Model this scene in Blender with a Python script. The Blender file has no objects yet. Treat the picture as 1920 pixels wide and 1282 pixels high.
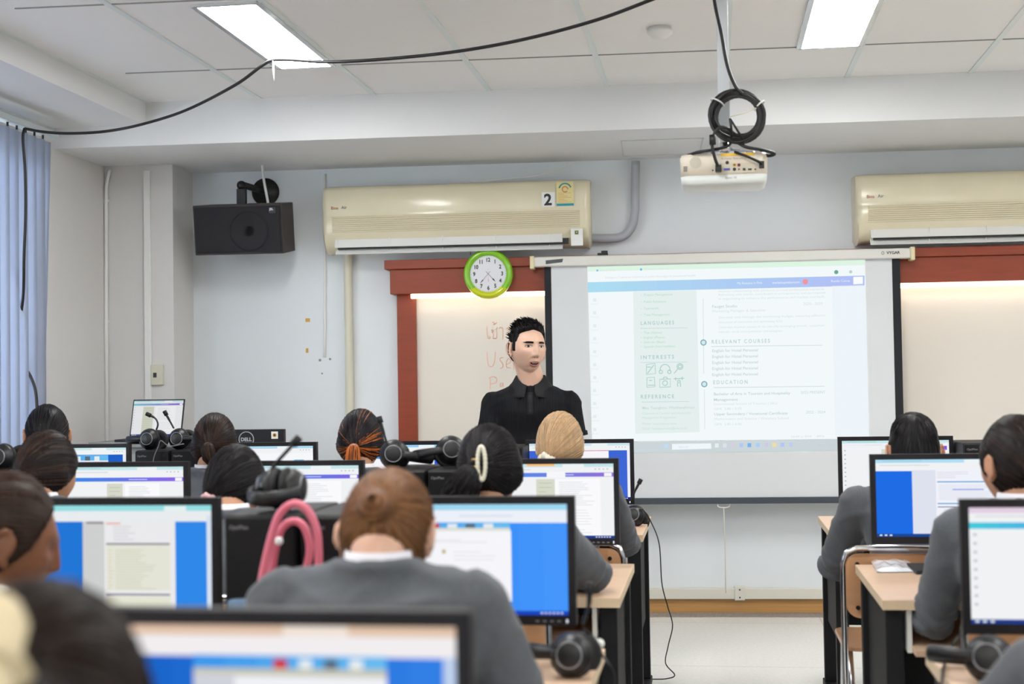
import bpy, bmesh, math, random
from mathutils import Vector, Matrix, Quaternion, noise
from mathutils.bvhtree import BVHTree
R = math.radians
random.seed(7)
S = bpy.context.scene
COL = S.collection
# ------------------------------------------------------------------ camera
FPX, CX, CY, HC = 2600.0, 960.0, 641.0, 1.37
Yc = Vector((1335 - CX, CY - 712, -FPX)).normalized()
_s = .0155
_z = Vector((-_s, 1.0, 0)); _z.z = -(Yc.x * _z.x + Yc.y * _z.y) / Yc.z
Zc = _z.normalized(); Xc = Yc.cross(Zc)
CM = Matrix((Xc, Yc, Zc))
CAMLOC = Vector((0, 0, HC))
cam_d = bpy.data.cameras.new('camera'); cam = bpy.data.objects.new('camera', cam_d); COL.objects.link(cam)
cam.matrix_world = Matrix.Translation(CAMLOC) @ CM.to_4x4()
cam_d.sensor_width = 36; cam_d.lens = FPX / 1920 * 36; cam_d.clip_start = .05
cam_d.dof.use_dof = True; cam_d.dof.focus_distance = 6.6; cam_d.dof.aperture_fstop = 3.1
S.camera = cam
S.view_settings.view_transform = 'Standard'; S.view_settings.look = 'None'
S.view_settings.gamma = 1; S.view_settings.use_curve_mapping = False
S.view_settings.exposure = 0.0
# world: bright overcast outside the windows
W = bpy.data.worlds.new('world'); S.world = W; W.use_nodes = True
W.node_tree.nodes['Background'].inputs[0].default_value = (.92, .96, 1, 1)
W.node_tree.nodes['Background'].inputs[1].default_value = 1.6
def area_light(name, loc, rot, sx, sy, power, colr):
    l = bpy.data.lights.new(name, 'AREA'); l.shape = 'RECTANGLE'; l.size = sx; l.size_y = sy
    l.energy = power; l.color = colr
    o = bpy.data.objects.new(name, l); o.location = loc; o.rotation_euler = rot; COL.objects.link(o); return o
area_light('window_daylight', (-4.4, 4.4, 1.9), (0, R(-90), 0), 2.0, 4.6, 190, (.90, .95, 1))
LAMP = 35.5        # strength of the ceiling lamps' diffusers

def ray(x, y): return CM @ Vector((x - CX, CY - y, -FPX))
def atY(x, y, Y): r = ray(x, y); return CAMLOC + r * (Y / r.y)
def atX(x, y, X): r = ray(x, y); return CAMLOC + r * (X / r.x)
def atZ(x, y, Z): r = ray(x, y); return CAMLOC + r * ((Z - HC) / r.z)
# front wall frame: local x along the wall, local y into the wall, local z up
SK = R(2.5)
WU = Vector((math.cos(SK), math.sin(SK), 0)); WN = Vector((math.sin(SK), -math.cos(SK), 0))
W0 = atZ(1380, 1148, 0)
def wl(x, y, off=0.0):
    """point of the front wall (or of a plane off metres in front of it) as wall coordinates (u, z)"""
    r = ray(x, y); t = ((W0 + WN * off - CAMLOC).dot(WN)) / r.dot(WN)
    p = CAMLOC + r * t; return (p - W0).dot(WU), p.z
def wworld(u, off, z): return W0 + WU * u + WN * off + Vector((0, 0, z))

# ------------------------------------------------------------------ materials
_m = {}
def lin(c):
    return tuple(((v / 255) / 12.92 if v / 255 <= .04045 else ((v / 255 + .055) / 1.055) ** 2.4) for v in c)
def mat(name, rgb, rough=.5, metal=0, spec=.5, noise_s=0, noise_a=0, bump=0, bump_s=200, stretch=None, sss=0, coat=0, sheen=0, srgb=True):
    if name in _m: return _m[name]
    m = bpy.data.materials.new(name); m.use_nodes = True; nt = m.node_tree; b = nt.nodes['Principled BSDF']
    c = lin(rgb) if srgb else rgb
    b.inputs['Base Color'].default_value = (*c, 1); b.inputs['Roughness'].default_value = rough
    b.inputs['Metallic'].default_value = metal; b.inputs['Specular IOR Level'].default_value = spec
    if sss:
        b.inputs['Subsurface Weight'].default_value = sss; b.inputs['Subsurface Radius'].default_value = (.012, .005, .003); b.inputs['Subsurface Scale'].default_value = 1
    if coat: b.inputs['Coat Weight'].default_value = coat
    if sheen: b.inputs['Sheen Weight'].default_value = sheen
    if noise_a or bump:
        tc = nt.nodes.new('ShaderNodeTexCoord'); mp = nt.nodes.new('ShaderNodeMapping')
        nt.links.new(tc.outputs['Object'], mp.inputs[0])
        if stretch: mp.inputs['Scale'].default_value = stretch
    if noise_a:
        n = nt.nodes.new('ShaderNodeTexNoise'); n.inputs['Scale'].default_value = noise_s; n.inputs['Detail'].default_value = 5
        nt.links.new(mp.outputs[0], n.inputs['Vector'])
        r = nt.nodes.new('ShaderNodeMapRange'); r.inputs[1].default_value = .3; r.inputs[2].default_value = .7
        r.inputs[3].default_value = 1 - noise_a; r.inputs[4].default_value = 1 + noise_a
        nt.links.new(n.outputs[0], r.inputs[0])
        mx = nt.nodes.new('ShaderNodeVectorMath'); mx.operation = 'SCALE'; mx.inputs[0].default_value = c
        nt.links.new(r.outputs[0], mx.inputs['Scale']); nt.links.new(mx.outputs[0], b.inputs['Base Color'])
    if bump:
        n = nt.nodes.new('ShaderNodeTexNoise'); n.inputs['Scale'].default_value = bump_s; n.inputs['Detail'].default_value = 3
        nt.links.new(mp.outputs[0], n.inputs['Vector'])
        bp = nt.nodes.new('ShaderNodeBump'); bp.inputs['Strength'].default_value = bump; bp.inputs['Distance'].default_value = .002
        nt.links.new(n.outputs[0], bp.inputs['Height']); nt.links.new(bp.outputs[0], b.inputs['Normal'])
    _m[name] = m; return m
def glow(rgb, k=1.0):
    key = 'display_%d_%d_%d_%d' % (*rgb, int(k * 100))
    if key in _m: return _m[key]
    m = bpy.data.materials.new(key); m.use_nodes = True; nt = m.node_tree; nt.nodes.clear()
    e = nt.nodes.new('ShaderNodeEmission'); o = nt.nodes.new('ShaderNodeOutputMaterial')
    e.inputs[0].default_value = (*lin(rgb), 1); e.inputs[1].default_value = k
    nt.links.new(e.outputs[0], o.inputs[0]); _m[key] = m; return m

# ------------------------------------------------------------------ mesh helpers
class MB:
    """collects shapes; build() links them as ONE mesh object"""
    def __init__(s): s.bm = bmesh.new(); s.mats = []
    def mi(s, m):
        if m is None: return 0
        if m not in s.mats: s.mats.append(m)
        return s.mats.index(m)
    def _fin(s, verts, faces, m, smooth=False):
        vs = [s.bm.verts.new(v) for v in verts]; k = s.mi(m); out = []
        for f in faces:
            try:
                fc = s.bm.faces.new([vs[i] for i in f]); fc.material_index = k; fc.smooth = smooth; out.append(fc)
            except ValueError: pass
        return vs, out
    def box(s, c, d, m=None, rot=None, bev=0):
        c = Vector(c); h = [x / 2 for x in d]
        co = [Vector((x * h[0], y * h[1], z * h[2])) for x in (-1, 1) for y in (-1, 1) for z in (-1, 1)]
        if rot is not None: co = [rot @ v for v in co]
        vs, fs = s._fin([c + v for v in co], [(0, 1, 3, 2), (4, 6, 7, 5), (0, 4, 5, 1), (2, 3, 7, 6), (0, 2, 6, 4), (1, 5, 7, 3)], m)
        if bev:
            es = list({e for f in fs for e in f.edges})
            r = bmesh.ops.bevel(s.bm, geom=es, offset=bev, segments=2, affect='EDGES', profile=.6)
            for f in r['faces']: f.material_index = s.mi(m); f.smooth = True
        return s
    def box2(s, a, b, m=None, bev=0):
        return s.box([(a[i] + b[i]) / 2 for i in range(3)], [abs(b[i] - a[i]) for i in range(3)], m, None, bev)
    def quad(s, pts, m=None): s._fin([Vector(p) for p in pts], [tuple(range(len(pts)))], m); return s
    def loft(s, rings, m=None, cap=True, closed=True, smooth=True, loop=False):
        n = len(rings[0]); vs = []; fs = []
        for r in rings: vs += [Vector(p) for p in r]
        N = len(rings)
        for i in range(N if loop else N - 1):
            for j in range(n if closed else n - 1):
                a = i * n + j; b = i * n + (j + 1) % n; c = ((i + 1) % N) * n + (j + 1) % n; d = ((i + 1) % N) * n + j
                fs.append((a, b, c, d))
        if cap and closed and not loop: fs.append(tuple(range(n))[::-1]); fs.append(tuple((N - 1) * n + j for j in range(n)))
        s._fin(vs, fs, m, smooth); return s
    def tube(s, pts, r, m=None, seg=8, cap=True, loop=False, smooth=True):
        pts = [Vector(p) for p in pts]; n = len(pts); rr = r if isinstance(r, (list, tuple)) else [r] * n
        tang = []
        for i in range(n):
            if loop: t = pts[(i + 1) % n] - pts[i - 1]
            else: t = pts[min(i + 1, n - 1)] - pts[max(i - 1, 0)]
            tang.append(t.normalized() if t.length > 1e-9 else Vector((0, 0, 1)))
        up = Vector((0, 0, 1)) if abs(tang[0].z) < .9 else Vector((1, 0, 0))
        a = tang[0].cross(up).normalized(); rings = []
        for i in range(n):
            a = (a - tang[i] * a.dot(tang[i])).normalized(); b = tang[i].cross(a)
            rings.append([pts[i] + (a * math.cos(2 * math.pi * k / seg) + b * math.sin(2 * math.pi * k / seg)) * rr[i] for k in range(seg)])
        return s.loft(rings, m, cap, True, smooth, loop)
    def cyl(s, a, b, r, m=None, seg=24, r2=None):
        a = Vector(a); b = Vector(b); t = (b - a).normalized()
        up = Vector((0, 0, 1)) if abs(t.z) < .9 else Vector((1, 0, 0)); x = t.cross(up).normalized(); y = t.cross(x)
        r2 = r if r2 is None else r2; n = seg
        vs = [a + (x * math.cos(2 * math.pi * k / n) + y * math.sin(2 * math.pi * k / n)) * r for k in range(n)] + \
             [b + (x * math.cos(2 * math.pi * k / n) + y * math.sin(2 * math.pi * k / n)) * r2 for k in range(n)]
        v, f = s._fin(vs, [(k, (k + 1) % n, n + (k + 1) % n, n + k) for k in range(n)], m, True)
        k0 = s.mi(m)
        for idx in (range(n - 1, -1, -1), range(n, 2 * n)):
            fc = s.bm.faces.new([v[i] for i in idx]); fc.material_index = k0
        return s
    def ball(s, c, r, m=None, seg=16, sc=(1, 1, 1), rot=None):
        c = Vector(c); rings = []
        N = max(6, seg // 2)
        vs = []; fs = []
        for i in range(1, N):
            th = math.pi * i / N
            for j in range(seg):
                ph = 2 * math.pi * j / seg
                vs.append(Vector((math.sin(th) * math.cos(ph) * sc[0], math.sin(th) * math.sin(ph) * sc[1], math.cos(th) * sc[2])) * r)
        top = len(vs); vs.append(Vector((0, 0, r * sc[2]))); vs.append(Vector((0, 0, -r * sc[2])))
        for i in range(N - 2):
            for j in range(seg):
                fs.append((i * seg + j, (i + 1) * seg + j, (i + 1) * seg + (j + 1) % seg, i * seg + (j + 1) % seg))
        for j in range(seg):
            fs.append((top, j, (j + 1) % seg)); fs.append((top + 1, (N - 2) * seg + (j + 1) % seg, (N - 2) * seg + j))
        if rot is not None: vs = [rot @ v for v in vs]
        s._fin([c + v for v in vs], fs, m, True); return s
    def lathe(s, prof, c, axis, m=None, seg=32):
        """prof: (radius, along) pairs about the axis direction"""
        c = Vector(c); t = Vector(axis).normalized(); up = Vector((0, 0, 1)) if abs(t.z) < .9 else Vector((1, 0, 0))
        x = t.cross(up).normalized(); y = t.cross(x)
        rings = [[c + t * h + (x * math.cos(2 * math.pi * k / seg) + y * math.sin(2 * math.pi * k / seg)) * max(r, 1e-4) for k in range(seg)] for r, h in prof]
        return s.loft(rings, m, True)
    def xf(s, M): bmesh.ops.transform(s.bm, matrix=M, verts=s.bm.verts); return s
    def build(s, name, m=None, parent=None, loc=None, rz=0, origin=None, bev=0, sharp=40):
        if origin is not None: bmesh.ops.translate(s.bm, vec=-Vector(origin), verts=s.bm.verts)
        bmesh.ops.recalc_face_normals(s.bm, faces=s.bm.faces) if not getattr(s, 'keepn', False) else None
        me = bpy.data.meshes.new(name); s.bm.to_mesh(me); s.bm.free()
        for x in (s.mats or [m]): me.materials.append(x)
        if not s.mats and m is None: me.materials.clear()
        o = bpy.data.objects.new(name, me); COL.objects.link(o)
        if parent: o.parent = parent
        if loc is not None: o.location = loc
        o.rotation_euler.z = rz
        if bev:
            b = o.modifiers.new('bevel', 'BEVEL'); b.width = bev; b.segments = 2; b.limit_method = 'ANGLE'; b.angle_limit = R(sharp)
        return o
def tag(o, label=None, cat=None, group=None, kind=None):
    if label: o['label'] = label
    if cat: o['category'] = cat
    if group: o['group'] = group
    if kind: o['kind'] = kind
    return o
def thing(name, label, cat, loc=(0, 0, 0), rz=0, group=None):
    o = bpy.data.objects.new(name, None); COL.objects.link(o); o.location = loc; o.rotation_euler.z = rz
    o.empty_display_size = .05
    return tag(o, label, cat, group)
def kids(o): return [c for c in bpy.data.objects if c.parent == o]
def copy_tree(o, parent=None, keep=lambda c: True):
    c = o.copy(); COL.objects.link(c); c.parent = parent
    for ch in kids(o):
        if keep(ch): copy_tree(ch, c, keep)
    return c
def spline(pts, n=8):
    pts = [Vector(p) for p in pts]; P = [pts[0] * 2 - pts[1]] + pts + [pts[-1] * 2 - pts[-2]]; out = []
    for i in range(1, len(P) - 2):
        for k in range(n):
            t = k / n; a, b, c, d = P[i - 1], P[i], P[i + 1], P[i + 2]
            out.append(.5 * ((2 * b) + (c - a) * t + (2 * a - 5 * b + 4 * c - d) * t * t + (3 * b - a - 3 * c + d) * t ** 3))
    out.append(pts[-1]); return out
def text_verts(body, size, bold=0, align='LEFT', extrude=0.0, spacing=1.0):
    cu = bpy.data.curves.new('t', 'FONT'); cu.body = body; cu.size = size; cu.offset = bold; cu.align_x = align; cu.extrude = extrude; cu.resolution_u = 3; cu.space_character = spacing
    o = bpy.data.objects.new('t', cu); COL.objects.link(o)
    dg = bpy.context.evaluated_depsgraph_get(); me = bpy.data.meshes.new_from_object(o.evaluated_get(dg))
    vs = [v.co.copy() for v in me.vertices]; fs = [tuple(p.vertices) for p in me.polygons]
    bpy.data.objects.remove(o); bpy.data.curves.remove(cu); bpy.data.meshes.remove(me)
    return vs, fs
def add_text(mb, body, size, xf, m, bold=0, align='LEFT', width=None, spacing=1.0):
    """xf maps the text's flat (x, y) to a 3D point"""
    vs, fs = text_verts(body, size, bold, align, spacing=spacing)
    if width and vs:
        w = max(v.x for v in vs) - min(v.x for v in vs)
        k = width / w if w > 0 else 1
        for v in vs: v.x *= k
    mb._fin([xf(v.x, v.y) for v in vs], fs, m)
def sstep(a, b, x):
    t = max(0, min(1, (x - a) / (b - a))); return t * t * (3 - 2 * t)
# ------------------------------------------------------------------ the room
def mat_wall(name, rgb):
    return mat(name, rgb, .75, spec=.25, noise_s=1.3, noise_a=.025, bump=.06, bump_s=60)
m_wall = mat_wall('painted_wall', (226, 231, 234)); m_wall_left = mat_wall('painted_side_wall', (218, 216, 213))
m_beam = mat_wall('painted_beam', (229, 230, 230))
m_tile = mat('ceiling_tile', (242, 242, 240), .9, spec=.2, noise_s=.8, noise_a=.02, bump=.1, bump_s=300)
m_tbar = mat('ceiling_bar_metal', (226, 234, 233), .5); m_gap = mat('tile_joint', (150, 152, 152), .9)
m_red = mat('red_stained_wood', (142, 56, 24), .42, noise_s=6, noise_a=.10, stretch=(1, 1, 8), bump=.05)
m_cream = mat('cream_plastic', (226, 217, 188), .2, spec=.5, noise_s=3, noise_a=.03)
m_white = mat('white_plastic', (232, 232, 228), .4)
m_offw = mat('off_white_plastic', (214, 210, 190), .5)
m_black = mat('black_plastic', (22, 22, 24), .42, bump=.05, bump_s=400)
m_blackgloss = mat('black_gloss', (16, 16, 18), .22)
m_rubber = mat('black_cable_rubber', (20, 20, 22), .5)
m_chrome = mat('chrome', (215, 215, 220), .14, metal=1)
m_steel = mat('dark_steel', (20, 21, 24), .6, spec=.3)
m_tape = mat('yellowed_tape', (214, 170, 90), .7)
ZC, ZB, ZS, BOFF = 2.931, 2.694, 2.806, 1.0      # ceiling, cross beam underside, side soffit, beam depth
XL, XR, YB = -3.55, 4.6, -3.6
XSB = -3.03
def struct(o): return tag(o, kind='structure')
def wobj(mb, name, m=None, **k):  # mesh given in wall coordinates, object standing in the wall's frame
    return mb.build(name, m, None, loc=W0, rz=SK, **k)
# front wall slab, in wall frame (u from -3.9 to 5)
uL = wl(200, 600)[0]
struct(wobj(MB().box2((-3.95, 0, 0), (5.0, .15, 3.1)), 'wall_front', m_wall))
uP = wl(330, 600, .32)[0]
struct(wobj(MB().box2((-3.95, -.36, 0), (uP, 0, 2.72)), 'wall_pillar', m_wall_left))
# side walls: the left one has the window opening
WY0, WY1, WZ0, WZ1 = 2.6, 6.78, .95, 2.62
b = MB().box2((XL - .2, YB, 0), (XL, WY0, 3.1)).box2((XL - .2, WY1, 0), (XL, 8.4, 3.1)).box2((XL - .2, WY0, 0), (XL, WY1, WZ0)).box2((XL - .2, WY0, WZ1), (XL, WY1, 3.1))
struct(b.build('wall_left', m_wall_left))
struct(MB().box2((XR, YB, 0), (XR + .2, 8.8, 3.1)).build('wall_right', m_wall))
struct(MB().box2((XL - .2, YB - .2, 0), (XR + .2, YB, 3.1)).build('wall_back', m_wall))
# window with aluminium frame and panes
m_alu = mat('window_aluminium', (190, 195, 200), .35, metal=.7)
gl = bpy.data.materials.new('window_glass'); gl.use_nodes = True
_b = gl.node_tree.nodes['Principled BSDF']; _b.inputs['Transmission Weight'].default_value = 1; _b.inputs['Roughness'].default_value = .02; _b.inputs['IOR'].default_value = 1.05; _b.inputs['Base Color'].default_value = (.95, .98, 1, 1)
wf = MB(); n = 4
for i in range(n + 1):
    y = WY0 + (WY1 - WY0) * i / n; wf.box2((XL - .13, y - .025, WZ0), (XL - .07, y + .025, WZ1))
for z in (WZ0 + .02, WZ1 - .02, 2.1): wf.box2((XL - .13, WY0, z - .02), (XL - .07, WY1, z + .02))
wo = struct(wf.build('window_1', m_alu))
MB().box2((XL - .103, WY0, WZ0), (XL - .097, WY1, WZ1)).build('pane', gl, wo)
MB().box2((XL - .2, WY0 - .03, WZ0 - .04), (XL + .06, WY1 + .03, WZ0)).build('window_sill', m_alu, wo)
# floor
m_floor = bpy.data.materials.new('pale_floor_tiles'); m_floor.use_nodes = True
nt = m_floor.node_tree; bs = nt.nodes['Principled BSDF']; bs.inputs['Roughness'].default_value = .3
tc = nt.nodes.new('ShaderNodeTexCoord'); br = nt.nodes.new('ShaderNodeTexBrick'); mp = nt.nodes.new('ShaderNodeMapping')
mp.inputs['Location'].default_value = (-.585, -6.75, 0)
br.offset = 0; br.inputs['Scale'].default_value = 1; br.inputs['Brick Width'].default_value = 1.2; br.inputs['Row Height'].default_value = 1.2
br.inputs['Mortar Size'].default_value = .003; br.inputs['Mortar Smooth'].default_value = 0
br.inputs['Color1'].default_value = (*lin((236, 234, 228)), 1); br.inputs['Color2'].default_value = (*lin((234, 232, 226)), 1); br.inputs['Mortar'].default_value = (*lin((205, 192, 166)), 1)
nz = nt.nodes.new('ShaderNodeTexNoise'); nz.inputs['Scale'].default_value = 60; nz.inputs['Detail'].default_value = 6
mr = nt.nodes.new('ShaderNodeMapRange'); mr.inputs[1].default_value = .35; mr.inputs[2].default_value = .65; mr.inputs[3].default_value = .94; mr.inputs[4].default_value = 1.04
vm = nt.nodes.new('ShaderNodeVectorMath'); vm.operation = 'SCALE'
for a, c in ((tc.outputs['Object'], mp.inputs[0]), (mp.outputs[0], br.inputs['Vector']), (tc.outputs['Object'], nz.inputs['Vector']), (nz.outputs[0], mr.inputs[0]), (br.outputs[0], vm.inputs[0]), (mr.outputs[0], vm.inputs['Scale']), (vm.outputs[0], bs.inputs['Base Color'])): nt.links.new(a, c)
struct(MB().box2((XL - .2, YB - .2, -.1), (XR + .2, 9.0, 0)).build('floor', m_floor))
# speckled border strip and wooden skirting along the front wall
m_gran = mat('speckled_granite', (150, 145, 140), .5, noise_s=90, noise_a=.35)
oS = .16
struct(wobj(MB().box2((-3.4, -.17, 0), (4.6, -.02, .003)), 'trim_1', m_gran))
m_skirt = mat('varnished_skirting_wood', (196, 148, 88), .35, noise_s=4, noise_a=.12, stretch=(.6, 8, 30))
struct(wobj(MB().box2((uP, -.02, .002), (4.6, 0, wl(1380, 1121)[1]), bev=.002), 'baseboard_front', m_skirt))
# ceiling: tiles, bars, soffit, beams
cs = MB().box2((XSB, YB, ZC), (XR, 9.0, ZC + .1)); struct(cs.build('ceiling', m_tile))
xg = [-2.392 + .6235 * k for k in range(-1, 12)]
tb = MB(); y1 = 7.55
tb2 = MB()
for k, x in enumerate(xg):
    if XSB < x < XR: tb.box2((x - .014, YB, ZC - .006), (x + .014, y1, ZC))
struct(tb.build('trim_2', m_tbar))
tt = math.tan(SK)
for offc in [1.70 + 1.2 * k for k in range(9)]:
    # a cross bar parallel to the front wall
    p = wworld(XSB, offc, 0); q = wworld(XR, offc, 0)
    L = (q - p).length; mid = (p + q) / 2
    tb2.box((mid.x, mid.y, ZC - .002), (L, .008, .004), rot=Matrix.Rotation(SK, 3, 'Z'))
struct(tb2.build('trim_3', m_gap))
struct(MB().box2((XL - .2, YB, ZS), (XSB, 9.0, 3.1)).build('trim_4', m_beam))       # side soffit
struct(wobj(MB().box2((-3.95, -BOFF, ZB), (5.0, .0, 3.1)), 'trim_5', m_beam))        # cross beam
# access hatch outline on the beam underside (1165-1310, 262-290)
m_trimline = mat('hatch_edge', (205, 212, 210), .6)
def beam_under(x, y):
    p = atZ(x, y, ZB - .002); d = p - W0; return d.dot(WU), -d.dot(WN)
h = MB(); a = beam_under(1165, 264); c = beam_under(1312, 288)
for (p, q) in (((a[0], a[1]), (c[0], a[1])), ((c[0], a[1]), (c[0], c[1])), ((c[0], c[1]), (a[0], c[1])), ((a[0], c[1]), (a[0], a[1]))):
    h.box2((min(p[0], q[0]) - .004, min(p[1], q[1]) - .004, ZB - .004), (max(p[0], q[0]) + .004, max(p[1], q[1]) + .004, ZB - .0005))
struct(wobj(h, 'trim_6', m_trimline))

# ------------------------------------------------------------------ ceiling lamps
m_troffer = mat('lamp_reflector', (225, 230, 232), .25, metal=.5)
lampm = bpy.data.materials.new('lamp_diffuser'); lampm.use_nodes = True; nt = lampm.node_tree; nt.nodes.clear()
e = nt.nodes.new('ShaderNodeEmission'); e.inputs[0].default_value = (1, 1, .995, 1); e.inputs[1].default_value = LAMP
o_ = nt.nodes.new('ShaderNodeOutputMaterial'); nt.links.new(e.outputs[0], o_.inputs[0])
def ceiling_lamp(x0, x1, y0, y1, label):
    cx, cy = (x0 + x1) / 2, (y0 + y1) / 2; w, l = x1 - x0, y1 - y0
    t = thing('ceiling_light', label, 'ceiling light', (cx, cy, ZC), 0, 'recessed ceiling lights')
    f = MB()
    for sx in (-1, 1): f.box2((sx * w / 2 - .012, -l / 2, -.012), (sx * w / 2 + .012, l / 2, 0))
    for sy in (-1, 1): f.box2((-w / 2, sy * l / 2 - .01, -.012), (w / 2, sy * l / 2 + .01, 0))
    f.build('frame', m_troffer, t)
    MB().box2((-w / 2 + .012, -l / 2 + .01, -.008), (w / 2 - .012, l / 2 - .01, -.004)).build('diffuser', lampm, t)
    return t
L1 = ceiling_lamp(-2.062, -1.79, 5.37, 6.51, 'long bright recessed ceiling light at the left with a white cable tie at its corner')
L2 = ceiling_lamp(.435, .72, 5.47, 6.62, 'long bright recessed ceiling light at the upper right beyond the projector pole')
for (x, y, lab) in ((-.815, 2.9, 'recessed ceiling light above the middle desks, out of view'), (1.68, 2.9, 'recessed ceiling light above the right-hand desks, out of view'), (-2.06, 1.7, 'recessed ceiling light above the left desks, out of view'),
                    (.435, -.7, 'recessed ceiling light behind the camera on the right, out of view'), (-2.06, -1.9, 'recessed ceiling light behind the camera on the left, out of view'), (2.93, 5.5, 'recessed ceiling light beyond the right edge of the view'),
                    (2.93, 1.0, 'recessed ceiling light over the right wall side, out of view'), (-.815, -3.0, 'recessed ceiling light near the back wall, out of view'), (1.68, -3.0, 'recessed ceiling light near the back right corner, out of view')):
    ceiling_lamp(x, x + .28, y, y + 1.15, lab)
# ------------------------------------------------------------------ things on the front wall
# text on the projected page has room light's wash blended into its colours
def wthing(name, label, cat, u, off, z, group=None):
    """thing standing in the wall frame; children use local x along the wall, -y towards the room"""
    return thing(name, label, cat, wworld(u, off, z), SK, group)
def aircon(u0, u1, ztop, label, stickers):
    L = u1 - u0; t = wthing('air_conditioner', label, 'air conditioner', (u0 + u1) / 2, 0, ztop, 'wall air conditioners')
    prof = [(0, 0), (-.15, -.004), (-.185, -.012), (-.205, -.035), (-.216, -.10), (-.220, -.17), (-.218, -.185), (-.222, -.195), (-.222, -.285), (-.215, -.30), (-.20, -.34), (-.16, -.385), (-.10, -.40), (0, -.395)]
    mb = MB()
    xs = [(-L / 2, .90), (-L / 2 + .012, .97), (-L / 2 + .035, 1.0), (L / 2 - .035, 1.0), (L / 2 - .012, .97), (L / 2, .90)]
    mb.loft([[(x, y * k, z * (1 if k == 1 else k + .04) - (.0 if k == 1 else .004)) for (y, z) in prof] for x, k in xs], m_cream)
    for f in mb.bm.faces: f.smooth = True
    hs = mb.build('housing', m_cream, t, bev=.0)
    es = hs.modifiers.new('split', 'EDGE_SPLIT'); es.split_angle = R(38)
    # grille: fine slats in a shallow frame
    m_grd = mat('grille_shadow_gap', (150, 144, 116), .6)
    g = MB(); g.box2((-L / 2 + .05, -.2215, -.287), (L / 2 - .07, -.216, -.193), m_grd)
    for k in range(8):
        z = -.197 - k * .0118; g.box((0, -.2245, z), (L - .125, .007, .0072), m_cream, Matrix.Rotation(R(25), 3, 'X'))
    g.build('grille', None, t)
    # outlet with two louvres
    m_out = mat('outlet_inside', (60, 64, 62), .8); m_lou = mat('louvre_white', (226, 226, 222), .4)
    g = MB(); g.box((-.02, -.186, -.352), (L - .22, .012, .07), m_out, Matrix.Rotation(R(-28), 3, 'X')); g.build('outlet', None, t)
    for k, (y, z, a) in enumerate(((-.212, -.352, -20), (-.186, -.396, -42))):
        g = MB(); g.box((-.045, y, z), (L - .24, .006, .052 if k == 0 else .05), m_lou, Matrix.Rotation(R(a), 3, 'X'), bev=.002)
        for q in range(5): g.box((-L / 2 + .09 + q * (L - .27) / 4.2, y + .004, z + .006), (.004, .022, .05), m_lou)
        g.build('louvre', None, t)
    # brand lettering
    mt = mat('brand_red', (170, 70, 60), .5); mg = mat('brand_grey', (110, 112, 112), .5)
    br = MB(); yb = -.2215
    add_text(br, 'Bios', .026, lambda a, c: Vector((-L / 2 + .055 + a, yb + .001, -.148 + c)), mt, .0003)
    add_text(br, 'Air', .026, lambda a, c: Vector((-L / 2 + .118 + a, yb + .001, -.146 + c)), mg, .0003)
    br.keepn = True; br.build('brand_lettering', None, t)
    if stickers:
        s = MB(); x0 = L / 2 - .283; s.box2((x0, -.2238, -.168), (x0 + .078, -.2225, -.082), m_white)
        add_text(s, '2', .092, lambda a, c: Vector((x0 + .014 + a, -.2243, -.157 + c)), m_black, .003); s.keepn = True
        s.build('number_sticker', None, t)
        s = MB(); x0 = L / 2 - .195; my = mat('sticker_yellow', (226, 214, 150), .5); mtq = mat('sticker_teal', (30, 150, 170), .5); mo = mat('sticker_orange', (220, 140, 90), .5)
        s.box2((x0, -.2238, -.165), (x0 + .1, -.2225, -.025), my); s.box2((x0, -.2246, -.165), (x0 + .1, -.2236, -.151), mtq)
        for k in range(7): s.box2((x0 + .01, -.2244, -.145 + k * .009), (x0 + .085 - (k % 3) * .02, -.2237, -.143 + k * .009), mo)
        s.tube([(x0 + .05 + .036 * math.cos(R(a)), -.2248, -.07 + .036 * math.sin(R(a))) for a in range(20, 165, 12)], .004, mtq)
        s.tube([(x0 + .05 + .016 * math.cos(R(a)), -.2248, -.068 + .016 * math.sin(R(a))) for a in range(0, 340, 20)], .003, mo)
        s.build('energy_sticker', None, t)
        s = MB(); s.box2((L / 2 - .115, -.232, -.40), (L / 2 - .045, -.214, -.30), m_white, .002); s.box2((L / 2 - .092, -.2345, -.335), (L / 2 - .07, -.2315, -.313), mat('display_grey_panel', (90, 100, 70), .4))
        s.box2((L / 2 - .083, -.236, -.326), (L / 2 - .077, -.234, -.320), glow((190, 230, 60), 1.0)); s.build('receiver_panel', None, t)
    return t
a0 = wl(605, 400, .2)[0]; a1 = wl(1107, 400, .2)[0]; zt = wl(860, 342, .16)[1]
aircon(a0, a1, zt, 'cream wall air conditioner with the number 2 sticker above the green clock', True)
a2 = wl(1606, 400, .2)[0]; zt2 = wl(1760, 322, .16)[1]
aircon(a2, a2 + (a1 - a0), zt2, 'cream wall air conditioner cut by the right edge, without a number sticker', False)

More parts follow.
